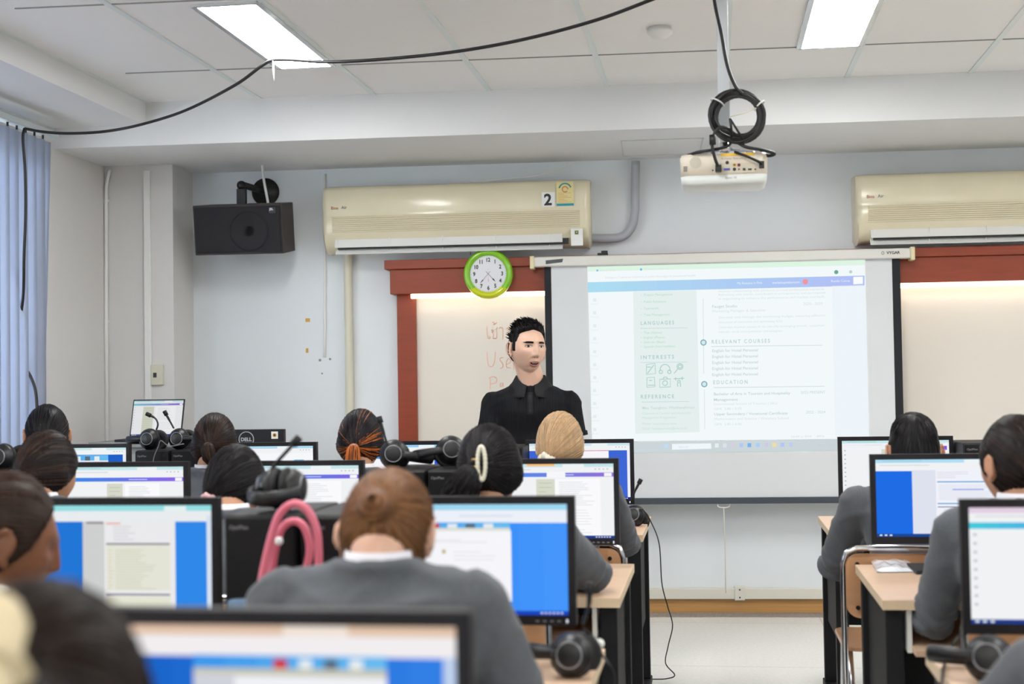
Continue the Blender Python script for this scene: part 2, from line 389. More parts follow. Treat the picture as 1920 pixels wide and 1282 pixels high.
# grey insulated duct from the first unit up to the beam
m_lag = mat('grey_pipe_lagging', (172, 175, 182), .7, bump=.4, bump_s=60)
def wpts(pl, off): return [Vector((wl(x, y, off)[0], -off, wl(x, y, off)[1])) for x, y in pl]
def wtube(name, label, cat, pl, off, r, m, seg=10, sp=6, group=None, extra=None):
    pts = spline(wpts(pl, off), sp) if sp else wpts(pl, off)
    t = MB().tube(pts, r, m, seg)
    if extra: extra(t)
    o = t.build(name, None, None, loc=W0, rz=SK); tag(o, label, cat, group); return o
wtube('insulated_pipe', 'thick grey insulated pipe bending up from the numbered air conditioner to the beam', 'pipe',
      [(1100, 446), (1135, 447), (1165, 444), (1183, 428), (1190, 400), (1191, 360), (1192, 302)], .05, .026, m_lag, 14)
wtube('drain_pipe', 'cream drain pipe running down the wall beside the red board post', 'pipe',
      [(652, 462), (653, 560), (655, 680), (657, 900), (658, 1100)], .03, .026, m_offw, 16)
wtube('thin_conduit', 'thin white conduit line down the wall left of the cream drain pipe', 'conduit', [(609, 326), (609, 500), (609, 670)], .008, .007, m_white, 8)
for (x, y, r_, lb) in ((600, 675, .008, 'left'), (619, 673, .007, 'right'), (604, 700, .005, 'lowest')):
    u, z = wl(x, y); tag(MB().cyl((0, -.004, 0), (0, 0, 0), r_).build('screw_anchor', mat('anchor_grey', (140, 138, 135), .7), None, loc=wworld(u, 0, z), rz=SK), '%s small grey screw anchor at the foot of the thin white conduit' % lb, 'screw anchor', 'screw anchors')
for (x, y, w, h_, lab) in ((577, 600, 9, 7, 'scrap of yellowed tape on the wall beside the drain pipe, upper one'), (576, 657, 5, 9, 'scrap of yellowed tape on the wall beside the drain pipe, lower one')):
    u, z = wl(x, y); q = .00315
    tag(MB().box2((u - w * q / 2, -.0015, z - h_ * q / 2), (u + w * q / 2, 0, z + h_ * q / 2), m_tape).build('tape_scrap', None, None, loc=W0, rz=SK), lab, 'tape scrap', 'yellowed tape scraps')
p = atX(70, 461, XL)
tag(MB().box2((0, -.02, -.014), (.0015, .02, .014), m_tape).build('tape_scrap', None, None, loc=p), 'scrap of yellowed tape on the side wall near the window blinds', 'tape scrap', 'yellowed tape scraps')
# two thin white wires lying over the first unit
for k, (pl, lab) in enumerate((([(1085, 302), (1040, 318), (1000, 329), (950, 335), (880, 340)], 'upper thin white wire drooping over the numbered air conditioner'), ([(1078, 305), (1030, 323), (990, 331), (940, 336), (905, 340)], 'lower thin white wire drooping over the numbered air conditioner'))):
    wtube('white_wire', lab, 'wire', pl, .14 + .012 * k, .003, m_white, 6, group='wires above the air conditioner')
# left wall conduit, trunking and outlet on the pillar
pt = [(203, 318, .0), (197, 345, 0), (197, 500, 0), (198, 700, 0), (200, 830, 0), (202, 1000, 0)]
def ppt(x, y, off=.375): u, z = wl(x, y, off); return Vector((u, -off, z))
mb = MB().tube([ppt(206, 318), ppt(202, 332), ppt(199, 352), ppt(199, 600), ppt(203, 1100)], .011, m_white, 10)
for y in (376, 603, 801):
    q = ppt(199, y); mb.box2((q.x - .018, -.378, q.z - .008), (q.x + .014, -.36, q.z + .008), m_white)
tag(mb.build('wall_conduit', None, None, loc=W0, rz=SK), 'round white conduit with clips running down the corner of the pillar', 'conduit')
q0 = wl(275, 320, .37)[0]; q1 = wl(277, 850, .37)[0]
tag(MB().box2((q0 - .02, -.378, .2), (q0 + .02, -.36, 2.66), m_white, .003).build('cable_trunking', None, None, loc=W0, rz=SK), 'flat white cable trunking running down the pillar face above the wall socket', 'cable trunking')
u, z = wl(295, 703, .37)
t = wthing('wall_socket', 'cream wall socket plate on the pillar above the laptop', 'socket', u, .36, z)
MB().box2((-.037, -.022, -.06), (.037, 0, .06), m_offw, .004).build('plate', None, t)
MB().box2((-.02, -.024, -.014), (.0, -.0215, .014), m_black).build('socket_hole', None, t)
m_dirt = m_white

# ------------------------------------------------------------------ wall speaker
OS = .22; OSF = .42
s0 = wl(363, 430, OSF); s1 = wl(531, 430, OSF); zt_ = wl(440, 384, OSF)[1]; zb_ = wl(440, 477, OSF)[1]
m_spk = mat('speaker_cabinet', (52, 45, 44), .6, noise_s=20, noise_a=.06); m_gr = mat('speaker_grille', (30, 29, 34), .8, bump=.5, bump_s=700)
t = wthing('wall_speaker', 'black wall speaker on a ball bracket above the laptop corner', 'speaker', (s0[0] + s1[0]) / 2, .20, zt_)
w = s1[0] - s0[0]; hh = zt_ - zb_
mb = MB().loft([[(-w / 2, -(OSF - .2), -hh), (w / 2, -(OSF - .2), -hh), (w / 2, -(OSF - .2), 0), (-w / 2, -(OSF - .2), 0)],
                [(-w / 2 + .05, .02, -hh), (w / 2 - .0, .02, -hh), (w / 2 - .0, .02, 0), (-w / 2 + .05, .02, 0)]], m_spk, smooth=False)
fr = -(OSF - .2)
TSP = Matrix.Translation((0, fr, -hh / 2)) @ Matrix.Rotation(R(9), 4, 'X') @ Matrix.Rotation(R(-1), 4, 'Z') @ Matrix.Translation((0, -fr, hh / 2))
mb.xf(TSP).build('cabinet', None, t, bev=.004)
mb = MB().box2((-w / 2 + .012, fr - .012, -hh + .012), (w / 2 - .012, fr - .001, -.012), m_gr, .006)
mb.xf(TSP).build('front_grille', None, t)
mb = MB().lathe([(.115, 0), (.115, .004), (.105, .006), (.095, .003), (.03, .001)], (.07, fr - .011, -hh / 2 - .01), (0, -1, 0), m_gr, 40); mb.xf(TSP).build('woofer_cone', None, t)
mb = MB().box2((w / 2 - .075, fr - .015, -.055), (w / 2 - .035, fr - .012, -.02), m_blackgloss)
add_text(mb, 'JBL', .018, lambda a, c: Vector((w / 2 - .071 + a, fr - .0156, -.037 + c)), mat('badge_silver', (190, 190, 195), .4), .0008); mb.keepn = True
mb.xf(TSP).build('badge', None, t)
mb = MB(); bx = wl(490, 356, .1)[0] - (s0[0] + s1[0]) / 2; bz = wl(490, 356, .1)[1] - zt_
mb.lathe([(.085, 0), (.085, .012), (.06, .02), (.03, .05)], (bx, .2, bz), (0, -1, 0), m_black, 32)
mb.cyl((bx, .17, bz), (bx - .075, -.02, bz + .015), .02, m_black, 16); mb.ball((bx - .085, -.03, bz + .012), .028, m_black)
mb.box2((bx - .11, -.05, -.005), (bx - .055, -.015, bz - .01), m_black, .003)
mb.build('wall_bracket', None, t)
MB().tube(spline([(bx + .04, -.02, bz + .16), (bx + .05, -.03, bz + .06), (bx + .085, -.04, .0)], 8), .008, m_white, 8).build('speaker_wire', None, t)
# ------------------------------------------------------------------ clock
u, z = wl(915, 513, .18); ck = wthing('wall_clock', 'round lime green wall clock hanging on the red board header', 'clock', u, .155, z)
m_lime = mat('lime_plastic', (132, 196, 38), .2, coat=.3); m_yel = mat('yellow_lime_plastic', (205, 214, 30), .2, coat=.3)
rc = .147
mb = MB().lathe([(rc, 0), (rc, -.012), (rc - .006, -.028), (rc - .018, -.036), (rc - .03, -.032), (rc - .038, -.022), (rc - .04, -.014)], (0, 0, 0), (0, 1, 0), m_lime, 72)
ky = mb.mi(m_yel)
for f in mb.bm.faces:
    c = f.calc_center_median()
    if c.z < -.088 - .03 * abs(c.x / .1) + .03 and len(f.verts) == 4: f.material_index = ky
mb.build('rim', None, ck)
m_face = mat('clock_face', (226, 226, 232), .35)
mb = MB().cyl((0, -.012, 0), (0, -.016, 0), rc - .036, m_face, 64); mb.build('dial', None, ck)
mb = MB()
for h_ in range(1, 13):
    a = R(90 - 30 * h_); rr = .083; s_ = str(h_); vs, fs = text_verts(s_, .032, .0012, 'CENTER')
    cx_ = rr * math.cos(a); cz_ = rr * math.sin(a) - .011
    mb._fin([(cx_ + v.x * .85, -.0168, cz_ + v.y) for v in vs], fs, m_black)
for k in range(60):
    a = R(6 * k); l = .004 if k % 5 else .007
    d = Vector((math.cos(a), 0, math.sin(a))); n_ = Vector((-math.sin(a), 0, math.cos(a)))
    r1 = .106; mb.quad([d * (r1 - l) + n_ * .0006 + Vector((0, -.0165, 0)), d * r1 + n_ * .0006 + Vector((0, -.0165, 0)), d * r1 - n_ * .0006 + Vector((0, -.0165, 0)), d * (r1 - l) - n_ * .0006 + Vector((0, -.0165, 0))], m_black)
mb.keepn = True; mb.build('numerals', None, ck)
def hand(name, deg, ln, w_, m, tail=.02, y=-.0185):
    a = R(90 - deg); d = Vector((math.cos(a), 0, math.sin(a))); n_ = Vector((-math.sin(a), 0, math.cos(a)))
    pts = [(-tail, w_ * .4), (ln * .6, w_ * .4), (ln * .72, w_ * 1.8), (ln, .0004)]; mb = MB()
    A = [d * p + n_ * q for p, q in pts]; B = [d * p - n_ * q for p, q in pts]
    pl = [v + Vector((0, y, 0)) for v in A + B[::-1]]; pb = [v + Vector((0, .0008, 0)) for v in pl]
    mb.loft([pl, pb], m, smooth=False); mb.build(name, None, ck)
m_sec = mat('second_hand_red', (190, 90, 70), .4)
hand('hour_hand', 138, .062, .0024, m_black); hand('minute_hand', 221, .072, .0018, m_black, y=-.0195); hand('second_hand', 178, .05, .0007, m_sec, .03, -.0205)
# hanging loop of the clock
MB().tube(spline([(-.105, 0, .115), (-.10, .0, .16), (-.06, .02, .172), (-.03, 0, .15)], 6), .002, m_rubber, 6).build('hanging_string', None, ck)

# ------------------------------------------------------------------ red framed whiteboards with lit header
def whiteboard(uA, uB, zTop, postL, postR, label, crownL=True):
    t = wthing('whiteboard', label, 'whiteboard', (uA + uB) / 2, 0, .66, 'red framed whiteboards'); w = uB - uA; H_ = zTop - .66
    zHb = wl(800, 550, .13)[1] - .66
    mb = MB().box2((-w / 2, -.13, zHb), (w / 2, 0, H_ - .055)); mb.build('header', m_red, t, bev=.003)
    mb = MB().box2((-w / 2 - (.03 if crownL else 0), -.15, H_ - .055), (w / 2, 0, H_)); mb.build('crown_moulding', m_red, t, bev=.004)
    if postL: MB().box2((-w / 2 + .025, -.05, 0), (-w / 2 + .025 + .115, 0, zHb)).build('post', m_red, t, bev=.003)
    x0 = -w / 2 + (.14 if postL else 0)
    mbd = mat('whiteboard_surface', (226, 219, 208), .22, spec=.4)
    MB().box2((x0, -.02, 0), (w / 2, -.001, zHb)).build('board', mbd, t)
    MB().box2((x0, -.028, -.02), (w / 2, 0, 0)).build('lower_rail', mat('board_rail', (180, 180, 180), .4, metal=.6), t)
    MB().box2((x0 - .02, -.10, zHb - .026), (w / 2 - .01, -.075, zHb - .001)).build('strip_light', glow((255, 238, 214), 5.5), t)
    return t
uA = wl(731, 520, .13)[0]; uB = wl(1200, 520, .13)[0]; zT = wl(800, 486, .15)[1]
wbL = whiteboard(uA, uB, zT, True, False, 'whiteboard with red wooden frame and orange handwriting beside the teacher')
uC = wl(1500, 520, .13)[0]
wbR = whiteboard(uB, 3.3, zT, False, False, 'blank whiteboard under a red header to the right of the projection screen', False)
# handwriting, marker strokes
m_ink = mat('orange_marker', (236, 186, 162), .6)
def strokes(L, r=.0026):
    mb = MB()
    for pl in L:
        pts = [Vector((wl(x, y, .022)[0], -.0205, wl(x, y, .022)[1])) for x, y in pl]
        pts = spline(pts, 4) if len(pts) > 2 else pts
        for i in range(len(pts) - 1):
            a, b2 = pts[i], pts[i + 1]; d = (b2 - a); L_ = d.length
            if L_ < 1e-5: continue
            n_ = Vector((-d.z, 0, d.x)) / L_ * r; d2 = d / L_ * r * .6
            mb.quad([a - d2 + n_, b2 + d2 + n_, b2 + d2 - n_, a - d2 - n_], m_ink)
    return mb
def px(z8): return [(860 + x / 4.93, 580 + y / 4.93) for x, y in z8]
ST = [px([(262, 160), (262, 200), (268, 250), (282, 270), (290, 258), (278, 248)]),
      px([(300, 195), (312, 188), (318, 200), (308, 210), (322, 232), (318, 262), (345, 268), (352, 240), (350, 190), (356, 165)]),
      px([(312, 125), (322, 118), (330, 128), (322, 140), (342, 132), (352, 118)]),
      px([(372, 178), (390, 165), (408, 180), (410, 230), (408, 275)]),
      px([(440, 180), (452, 168), (458, 190), (455, 240)]),
      px([(538, 88), (548, 82), (552, 96), (545, 108), (562, 100)]),
      px([(262, 395), (265, 450), (275, 510), (300, 530), (325, 505), (335, 450), (338, 395)]),
      px([(412, 445), (390, 448), (382, 470), (405, 500), (408, 530), (385, 545)]),
      px([(440, 510), (475, 490), (480, 465), (458, 455), (440, 490), (445, 535), (480, 540)]),
      px([(505, 470), (508, 520), (510, 555)]), px([(506, 495), (520, 475), (540, 478)]),
      px([(290, 640), (292, 690), (290, 740)]), px([(280, 635), (320, 620), (352, 640), (345, 675), (295, 692)]),
      px([(400, 680), (385, 690), (390, 712), (405, 700), (410, 680), (412, 715)])]
for st_ in ST:
    mb = strokes([st_]); mb.keepn = True
    o = mb.build('marker_stroke', None, wbL); o.location = (-(uA + uB) / 2, 0, -.66)
# ------------------------------------------------------------------ projection screen
OF = .20
sL = wl(1022, 600, OF)[0]; sR = wl(1690, 600, OF)[0]; cL = wl(998, 490, OF)[0]; cR = wl(1709, 478, OF)[0]
zc0 = wl(1350, 474, OF)[1]; zbar = wl(1380, 938, OF)[1]
m_case = mat('screen_case', (222, 220, 212), .4); m_fab = mat('screen_fabric', (218, 221, 223), .8, noise_s=1, noise_a=.01)
ps = wthing('projection_screen', 'pull-down projection screen showing a résumé page in a web browser', 'projection screen', (sL + sR) / 2, OF, zc0)
uc = (sL + sR) / 2; hc = .058
MB().box2((cL - uc, -.03, -hc), (cR - uc, .045, 0), m_case, .008).build('case', None, ps)
for x in (cL - uc, cR - uc):
    MB().box2((x - .012, -.04, -hc - .012), (x + .014, .05, .006), mat('case_end_cream', (222, 212, 170), .5), .006).build('end_cap', None, ps)
MB().box2((sL - uc + .04, 0, zbar - zc0 + .01), (sR - uc - .045, .002, -hc), m_fab).build('fabric', None, ps)
bl = mat('screen_black_border', (26, 30, 34), .8)
for x in ((sL - uc, sL - uc + .04), (sR - uc - .045, sR - uc)):
    MB().box2((x[0], -.001, zbar - zc0 + .01), (x[1], .003, -hc), bl).build('border', None, ps)
MB().box2((sL - uc, -.012, zbar - zc0 - .018), (sR - uc, .012, zbar - zc0 + .018), mat('screen_bar', (62, 70, 78), .5), .003).build('bottom_bar', None, ps)
mb = MB(); add_text(mb, 'VYGAR', .022, lambda a, c: Vector((wl(1661, 482, OF)[0] - uc + a, -.0315, -.033 + c)), m_black, .0006, width=.075)
mb.tube([(wl(1657, 480, OF)[0] - uc - .01 + .007 * math.cos(R(a)), -.031, -.026 + .009 * math.sin(R(a))) for a in range(0, 360, 40)], .0012, m_black, 5, loop=True)
mb.keepn = True; mb.build('case_lettering', None, ps)
mb = MB(); x_ = wl(1040, 493, OF)[0] - uc; mb.loft([[(x_ - .05, -.032, .0 - .022), (x_ + .052, -.032, -.014), (x_ + .046, -.032, -.035), (x_ - .05, -.032, -.044)], [(x_ - .05, -.029, -.022), (x_ + .052, -.029, -.014), (x_ + .046, -.029, -.035), (x_ - .05, -.029, -.044)]], mat('grey_tape', (80, 86, 88), .5), smooth=False)
mb.build('tape_patch', None, ps)
# pull handle and cord
mb = MB(); xh = wl(1357, 950, OF)[0] - uc; zh = zbar - zc0
mb.tube(spline([(xh - .035, 0, zh - .018), (xh - .03, 0, zh - .036), (xh, 0, zh - .042), (xh + .03, 0, zh - .036), (xh + .035, 0, zh - .018)], 5), .0035, m_white, 6)
mb.build('pull_handle', None, ps)
zc_ = wl(1357, 1112, OF)[1] - zc0
MB().tube([(xh, 0, zh - .042), (xh + .003, 0, (zh + zc_) / 2), (xh + .002, 0, zc_)], .0028, m_offw, 6).build('pull_cord', None, ps)
# the projected picture: the desktop of a computer with a résumé editor, laid on the fabric
pic = MB(); pic.keepn = True
def sp(x, y, lay=0):
    u_, z_ = wl(x, y, OF + .003); return Vector((u_ - uc, -.0015 - .0004 * lay, z_ - zc0))
TLp, TRp, BLp, BRp = (1101, 500), (1622, 487), (1110, 826), (1632, 819)
def qd(pts, c, lay, k=1.0): pic.quad([sp(x, y, lay) for x, y in pts], glow(c, k))
qd([(1101, 500), (1622, 487), (1630, 822), (1110, 828)], (243, 249, 251), 0)
qd([(1101, 500), (1622, 487), (1622, 497), (1101, 509)], (222, 245, 228), 1)
N_ = 16
for k in range(N_):
    a, b2 = k / N_, (k + 1) / N_
    c = tuple(int((1 - (a + b2) / 2) * p + (a + b2) / 2 * q) for p, q in zip((172, 222, 242), (178, 190, 246)))
    x0, x1 = 1102 + 519 * a, 1102 + 519 * b2; ya, yb2 = 529 - 12.5 * a, 529 - 12.5 * b2
    qd([(x0, ya), (x1, yb2), (x1, yb2 + 19), (x0, ya + 19)], c, 1)
qd([(1187, 547), (1306, 544), (1312, 810), (1191, 813)], (229, 240, 238), 1)
qd([(1560, 536), (1622, 534), (1630, 822), (1566, 823)], (238, 245, 250), 1)
def tx(s_, x, y, hpx, c, w=None, bold=.0, lay=2):
    p0 = sp(x, y, lay); k = hpx / 318 / .72
    add_text(pic, s_, k, lambda a, c_: Vector((p0.x + a, p0.y, p0.z + c_)), glow(tuple(int(v * .84 + 243 * .16) for v in c)), bold * .45, spacing=1.45 if bold > .001 else 1.0, width=(w / 322 if w else None))
g1 = (160, 196, 190); g2 = (192, 218, 212); g3 = (206, 222, 226); g4 = (176, 203, 208)
for s_, y in (('LANGUAGES', 609), ('INTERESTS', 673), ('REFERENCE', 747)): tx(s_, 1201, y, 7, g1, 62, .0012)
for s_, y in (('Project Management', 555), ('Public Relations', 568), ('Teamwork', 580.5), ('Time Management', 592.5), ('Thai (Native)', 626), ('English (Fluent)', 635), ('German (Basic)', 643.5), ('Spanish (Intermediate)', 652)):
    tx('•  ' + s_, 1201, y, 4.6, (170, 216, 186), None)
tx('RELEVANT COURSES', 1334, 644, 7, g4, 107, .0012); tx('EDUCATION', 1337, 720, 7, g4, 63, .0012)
for k in range(5): tx('English for Hotel Personel', 1335, 660 + k * 11.2, 5.4, (184, 204, 206), 84, .0004)
tx('Bachelor of Arts in Tourism and Hospitality', 1338, 741, 5, (180, 203, 205), 140, .0005); tx('Management', 1338, 751.5, 5, (180, 203, 205), 44, .0005)
tx('International School of Tourism | SRU', 1338, 759.5, 4.6, g3, 116); tx('GPA  3.80 / 4.00', 1339, 768.5, 4.6, g3, 50)
tx('Upper Secondary / Vocational Certificate', 1339, 778.5, 5, (180, 203, 205), 134, .0005); tx('Mathematics and Science / Wantiwa School', 1339, 787.5, 4.6, g3, 136); tx('GPA  2.80 / 4.00', 1339, 797.5, 4.6, g3, 50)
tx('2025-PRESENT', 1501, 738, 5, (190, 208, 208), 45); tx('2022 - 2024', 1511, 775, 5, (190, 208, 208), 35); tx('2020 - 2029', 1506, 572, 5, g3, 35)
tx('Fauget Studio', 1335, 577, 5.4, (186, 208, 212), 46, .0005); tx('Marketing Manager & Specialist', 1335, 585.5, 4.8, g3, 98)
for s_, y in (('Develop and manage the marketing budget, ensuring efficient', 597), ('allocation of resources and optimizing ROI.', 606), ('Oversee market research to identify emerging trends, customer', 615.5), ('needs, and competitor strategies.', 624), ('Actively collaborating with products to meet professional standards.', 548), ('Refreshing with tourist, contributed to arrangements, and participated', 554.5), ('in negotiating to enhance the performance and market outreach.', 562)):
    tx(s_, 1347, y, 4.2, g3, 195 if len(s_) > 50 else 118)
for s_, y in (('Miss Tuangkam. Watthanabovon', 767),): tx(s_, 1204, y, 5, (188, 208, 206), 97, .0003)
tx('Chairman of Tourism and Hospitality', 1204, 777, 4.4, g2, 90); tx('Management Programme', 1204, 785, 4.4, g2, 62); tx('Phone:  xxx-xxxx-x-xxxx', 1204, 796.5, 4.4, g2, 64); tx('Email:  tuangkam.wat@sru.ac.th', 1204, 805.5, 4.4, g2, 82)
for x, y, w_ in ((1201, 615, 88), (1201, 679, 88), (1203, 753, 88), (1334, 649, 208), (1338, 726, 208)):
    qd([(x, y), (x + w_, y - w_ * .012), (x + w_, y - w_ * .012 + 1), (x, y + 1)], (196, 214, 216), 2)
for x in (1318, 1320): qd([(x, 560 if x == 1318 else 730), (x + .8, 560 if x == 1318 else 730), (x + 2, 700 if x == 1318 else 805), (x + 1.2, 700 if x == 1318 else 805)], (200, 214, 222), 2)
for x, y in ((1319, 642), (1320.5, 720)):
    p0 = sp(x, y, 3); pic.cyl(p0, p0 - Vector((0, .0005, 0)), .018, glow((120, 172, 180)), 24); pic.cyl(p0 - Vector((0, .0006, 0)), p0 - Vector((0, .001, 0)), .012, glow((214, 234, 238)), 20)
# browser bar details
tx('My Resume in Pink', 1382, 533, 4.4, (232, 244, 252), 46); tx('workshopintheroom', 1448, 532, 4.6, (244, 250, 254), 50); tx('Rattle Canva', 1558, 529, 4.6, (236, 240, 254), 34)
qd([(1600, 519), (1618, 518.5), (1618, 532), (1600, 533)], (250, 252, 255), 2)
for x, y, c, r_ in ((1510, 528, (240, 150, 160), .016), (1568, 510, (110, 170, 150), .012), (1595, 509.5, (180, 214, 200), .009), (1202, 505, (120, 190, 230), .007), (1120, 507, (120, 190, 230), .006)):
    p0 = sp(x, y, 3); pic.cyl(p0, p0 - Vector((0, .0005, 0)), r_, glow(c), 20)
tx('https://www.canva.com/design/resume/edit', 1135, 522, 4, (206, 220, 226), 168); tx('New Tab', 1124, 508.5, 3.6, (206, 224, 224), 30); tx('My Resume in Pink - Can', 1208, 506, 3.6, (206, 224, 224), 46)
for k in range(11):
    y = 559 + k * 24.3; qd([(1112, y), (1118, y), (1118, y + 6), (1112, y + 6)], (226, 236, 242), 2); tx('Design', 1108, y + 12, 3, (222, 230, 236), 14)
# six outline icons: pencil pad, headphones, microphone, book, camera, weights
ig = glow((160, 200, 190)); 
def ic(pts, r_=.0022, loop=False):
    pic.tube([sp(x, y, 3) for x, y in pts], r_, ig, 5, loop=loop)
ic([(1212, 683), (1228, 681), (1229, 700), (1212, 702)], loop=True); ic([(1214, 700), (1226, 684)]); ic([(1213, 688), (1221, 688)])
def circ(cx, cy, r_, a0=0, a1=360, n=18): return [(cx + r_ * math.cos(R(a0 + (a1 - a0) * k / n)), cy - r_ * math.sin(R(a0 + (a1 - a0) * k / n))) for k in range(n + 1)]
ic(circ(1247, 692, 9, -20, 200)); ic(circ(1239, 697, 3.2)); ic(circ(1255, 697, 3.2))
ic(circ(1275, 687, 5.5)); ic([(1271, 691), (1264, 700)]); ic(circ(1275, 687, 3))
ic([(1213, 708), (1227, 707), (1228, 725), (1213, 726)], loop=True); ic([(1215, 722), (1227, 722)]); ic([(1217, 713), (1223, 713)])
ic([(1237, 711), (1257, 710), (1257, 725), (1237, 726)], loop=True); ic(circ(1247, 718, 4.5)); ic([(1243, 711), (1245, 707), (1250, 707), (1252, 711)])
ic([(1263, 710), (1283, 709)]); ic([(1267, 707), (1267, 713)]); ic([(1279, 706), (1279, 712)]); ic(circ(1273, 715, 2.5)); ic([(1270, 718), (1271, 725)]); ic([(1276, 718), (1276, 725)])
# task bar
tb0 = [(1190, 829), (1632, 822), (1633, 845), (1190, 849)]
qd([(1110, 830), (1632, 822), (1633, 845), (1110, 850)], (204, 214, 218), 0)
qd([(1260, 832), (1333, 831), (1334, 841), (1260, 843)], (240, 247, 251), 1); tx('Search', 1272, 839.5, 4, (206, 220, 228), 18)
for k, (x, c) in enumerate(((1249, (190, 222, 246)), (1344, (232, 238, 240)), (1359, (222, 226, 232)), (1375, (216, 206, 222)), (1390, (180, 200, 240)), (1405, (120, 180, 236)), (1421, (170, 206, 246)), (1437, (206, 202, 226)), (1452, (240, 222, 160)), (1467, (180, 196, 244)), (1483, (190, 204, 240)))):
    y = 836 - (x - 1249) * .012; qd([(x - 3.5, y - 3.5), (x + 3.5, y - 3.6), (x + 3.5, y + 4), (x - 3.5, y + 4)], c, 1)
tx('ENG  10:38', 1533, 837, 4, (190, 198, 206), 30); tx('1640 x 924    85%', 1482, 820, 3.6, (206, 216, 226), 60)
pic.build('projected_image', None, ps)

# small black clip and socket on top of the screen case
u, z = wl(1130, 476, .12); tag(MB().box2((u - .03, -.15, z - .012), (u + .032, -.1, z + .004), m_black, .004).box2((u - .008, -.14, z + .002), (u + .03, -.11, z + .018), m_black, .003).build('webcam', None, None, loc=W0, rz=SK), 'small black clip camera sitting above the projection screen case', 'camera')
# low cable trunking along the wall with a joint box
zt0 = wl(1380, 1121)[1]; zt1 = wl(1380, 1101)[1]
m_trk = mat('trunking_cream', (222, 219, 206), .5)
t = wthing('low_trunking', 'long cream cable trunking running along the wall above the skirting', 'cable trunking', 0, 0, zt0)
MB().box2((uP, -.045, 0), (4.4, 0, zt1 - zt0), m_trk, .004).build('trunk', None, t)
u, z = wl(1387, 1110, .05); MB().box2((u - .03, -.055, -.006), (u + .03, 0, zt1 - zt0 + .01), m_trk, .003).cyl((u, -.056, .012), (u, -.055, .012), .005, m_black, 10).cyl((u, -.056, zt1 - zt0 - .006), (u, -.055, zt1 - zt0 - .006), .005, m_black, 10).build('joint_cover', None, t)
# ------------------------------------------------------------------ vertical blinds
m_bl = bpy.data.materials.new('blind_fabric'); m_bl.use_nodes = True; nt = m_bl.node_tree; bs = nt.nodes['Principled BSDF']
bs.inputs['Base Color'].default_value = (*lin((205, 211, 222)), 1); bs.inputs['Roughness'].default_value = .8
tr = nt.nodes.new('ShaderNodeBsdfTranslucent'); tr.inputs[0].default_value = (*lin((178, 190, 210)), 1); mx = nt.nodes.new('ShaderNodeMixShader'); mx.inputs[0].default_value = .55
nt.links.new(bs.outputs[0], mx.inputs[1]); nt.links.new(tr.outputs[0], mx.inputs[2]); nt.links.new(mx.outputs[0], nt.nodes['Material Output'].inputs[0])
XB = XL + .12
bt = thing('vertical_blinds', 'white vertical fabric blinds hanging over the window at the left edge', 'blinds', (XB, 6.80, 2.70))
MB().box2((-.03, -4.6, 0), (.03, .10, .035), mat('blind_rail', (200, 208, 210), .4, metal=.5), .003).build('head_rail', None, bt)
for k in range(40):
    y = -.02 - k * .092; a = R(28 if k else 12)
    mb = MB(); c_, s_ = math.cos(a), math.sin(a); w_ = .125; rows = []
    for i in range(9):
        z = -.03 - i * (1.85 / 8); sh = (-.11 * (i / 8) if k == 0 else 0); kk = 1.0
        sec = []
        for j in range(5):
            q = (j / 4 - .5) * w_ * kk; cv = .006 * (1 - (2 * j / 4 - 1) ** 2)
            sec.append((q * s_ + cv * c_, q * c_ - cv * s_ + y + sh, z))
        rows.append(sec)
    mb.loft(rows, m_bl, cap=False, closed=False); o = mb.build('slat', None, bt); sd = o.modifiers.new('s', 'SOLIDIFY'); sd.thickness = .001
    if k < 12: MB().cyl((0, y, 0), (0, y, -.035), .006, m_black, 8).build('slat_hook', None, bt)

# ------------------------------------------------------------------ smoke detector
p = atZ(1237, 52, ZC); sd_ = thing('smoke_detector', 'round white smoke detector on the ceiling tile beside the projector pole', 'smoke detector', p)
MB().lathe([(.05, 0), (.052, -.012), (.056, -.014), (.056, -.026), (.046, -.034), (.034, -.046), (.0, -.048)], (0, 0, 0), (0, 0, 1), m_white, 40).build('housing', None, sd_)
MB().box2((-.003, -.055, -.026), (.003, -.053, -.018), m_black).build('indicator', None, sd_)
# ------------------------------------------------------------------ projector on its pole
YP = 5.0
pc = atY(1357, 316, YP); PX, PZ = pc.x, pc.z
pr = thing('projector', 'white ceiling projector with cables and yellow label hanging on a square pole', 'projector', (PX, YP, PZ))
sx = (1437 - 1279) / FPX * YP / .99; hz = (344 - 286) / FPX * YP
m_pr = mat('projector_cream', (224, 214, 196), .4); m_prw = mat('projector_white', (226, 230, 226), .35)
mb = MB()
def rr_(w, d, z, r_=.03, n=5, x0=0, y0=0):
    out = []
    for (cx_, cy_, a0) in ((w / 2 - r_, d / 2 - r_, 0), (-w / 2 + r_, d / 2 - r_, 90), (-w / 2 + r_, -d / 2 + r_, 180), (w / 2 - r_, -d / 2 + r_, 270)):
        for k in range(n + 1):
            a = R(a0 + 90 * k / n); out.append((x0 + cx_ + r_ * math.cos(a), y0 + cy_ + r_ * math.sin(a), z))
    return out
D_ = .23
mb.loft([rr_(sx, D_, -.022, y0=D_ / 2), rr_(sx + .004, D_, hz / 2 - .012, y0=D_ / 2), rr_(sx - .005, D_ - .01, hz / 2, y0=D_ / 2)], m_pr); mb.build('body', None, pr)
mb = MB(); mb.loft([rr_(sx - .03, D_ - .03, -hz / 2, y0=D_ / 2), rr_(sx - .006, D_ - .006, -hz / 2 + .008, y0=D_ / 2), rr_(sx, D_, -.022, y0=D_ / 2)], m_prw)
mb.build('underside_shell', None, pr)
MB().cyl((sx * .28, D_ - .02, 0), (sx * .28, D_ + .025, 0), .032, m_blackgloss, 28).build('lens', None, pr)
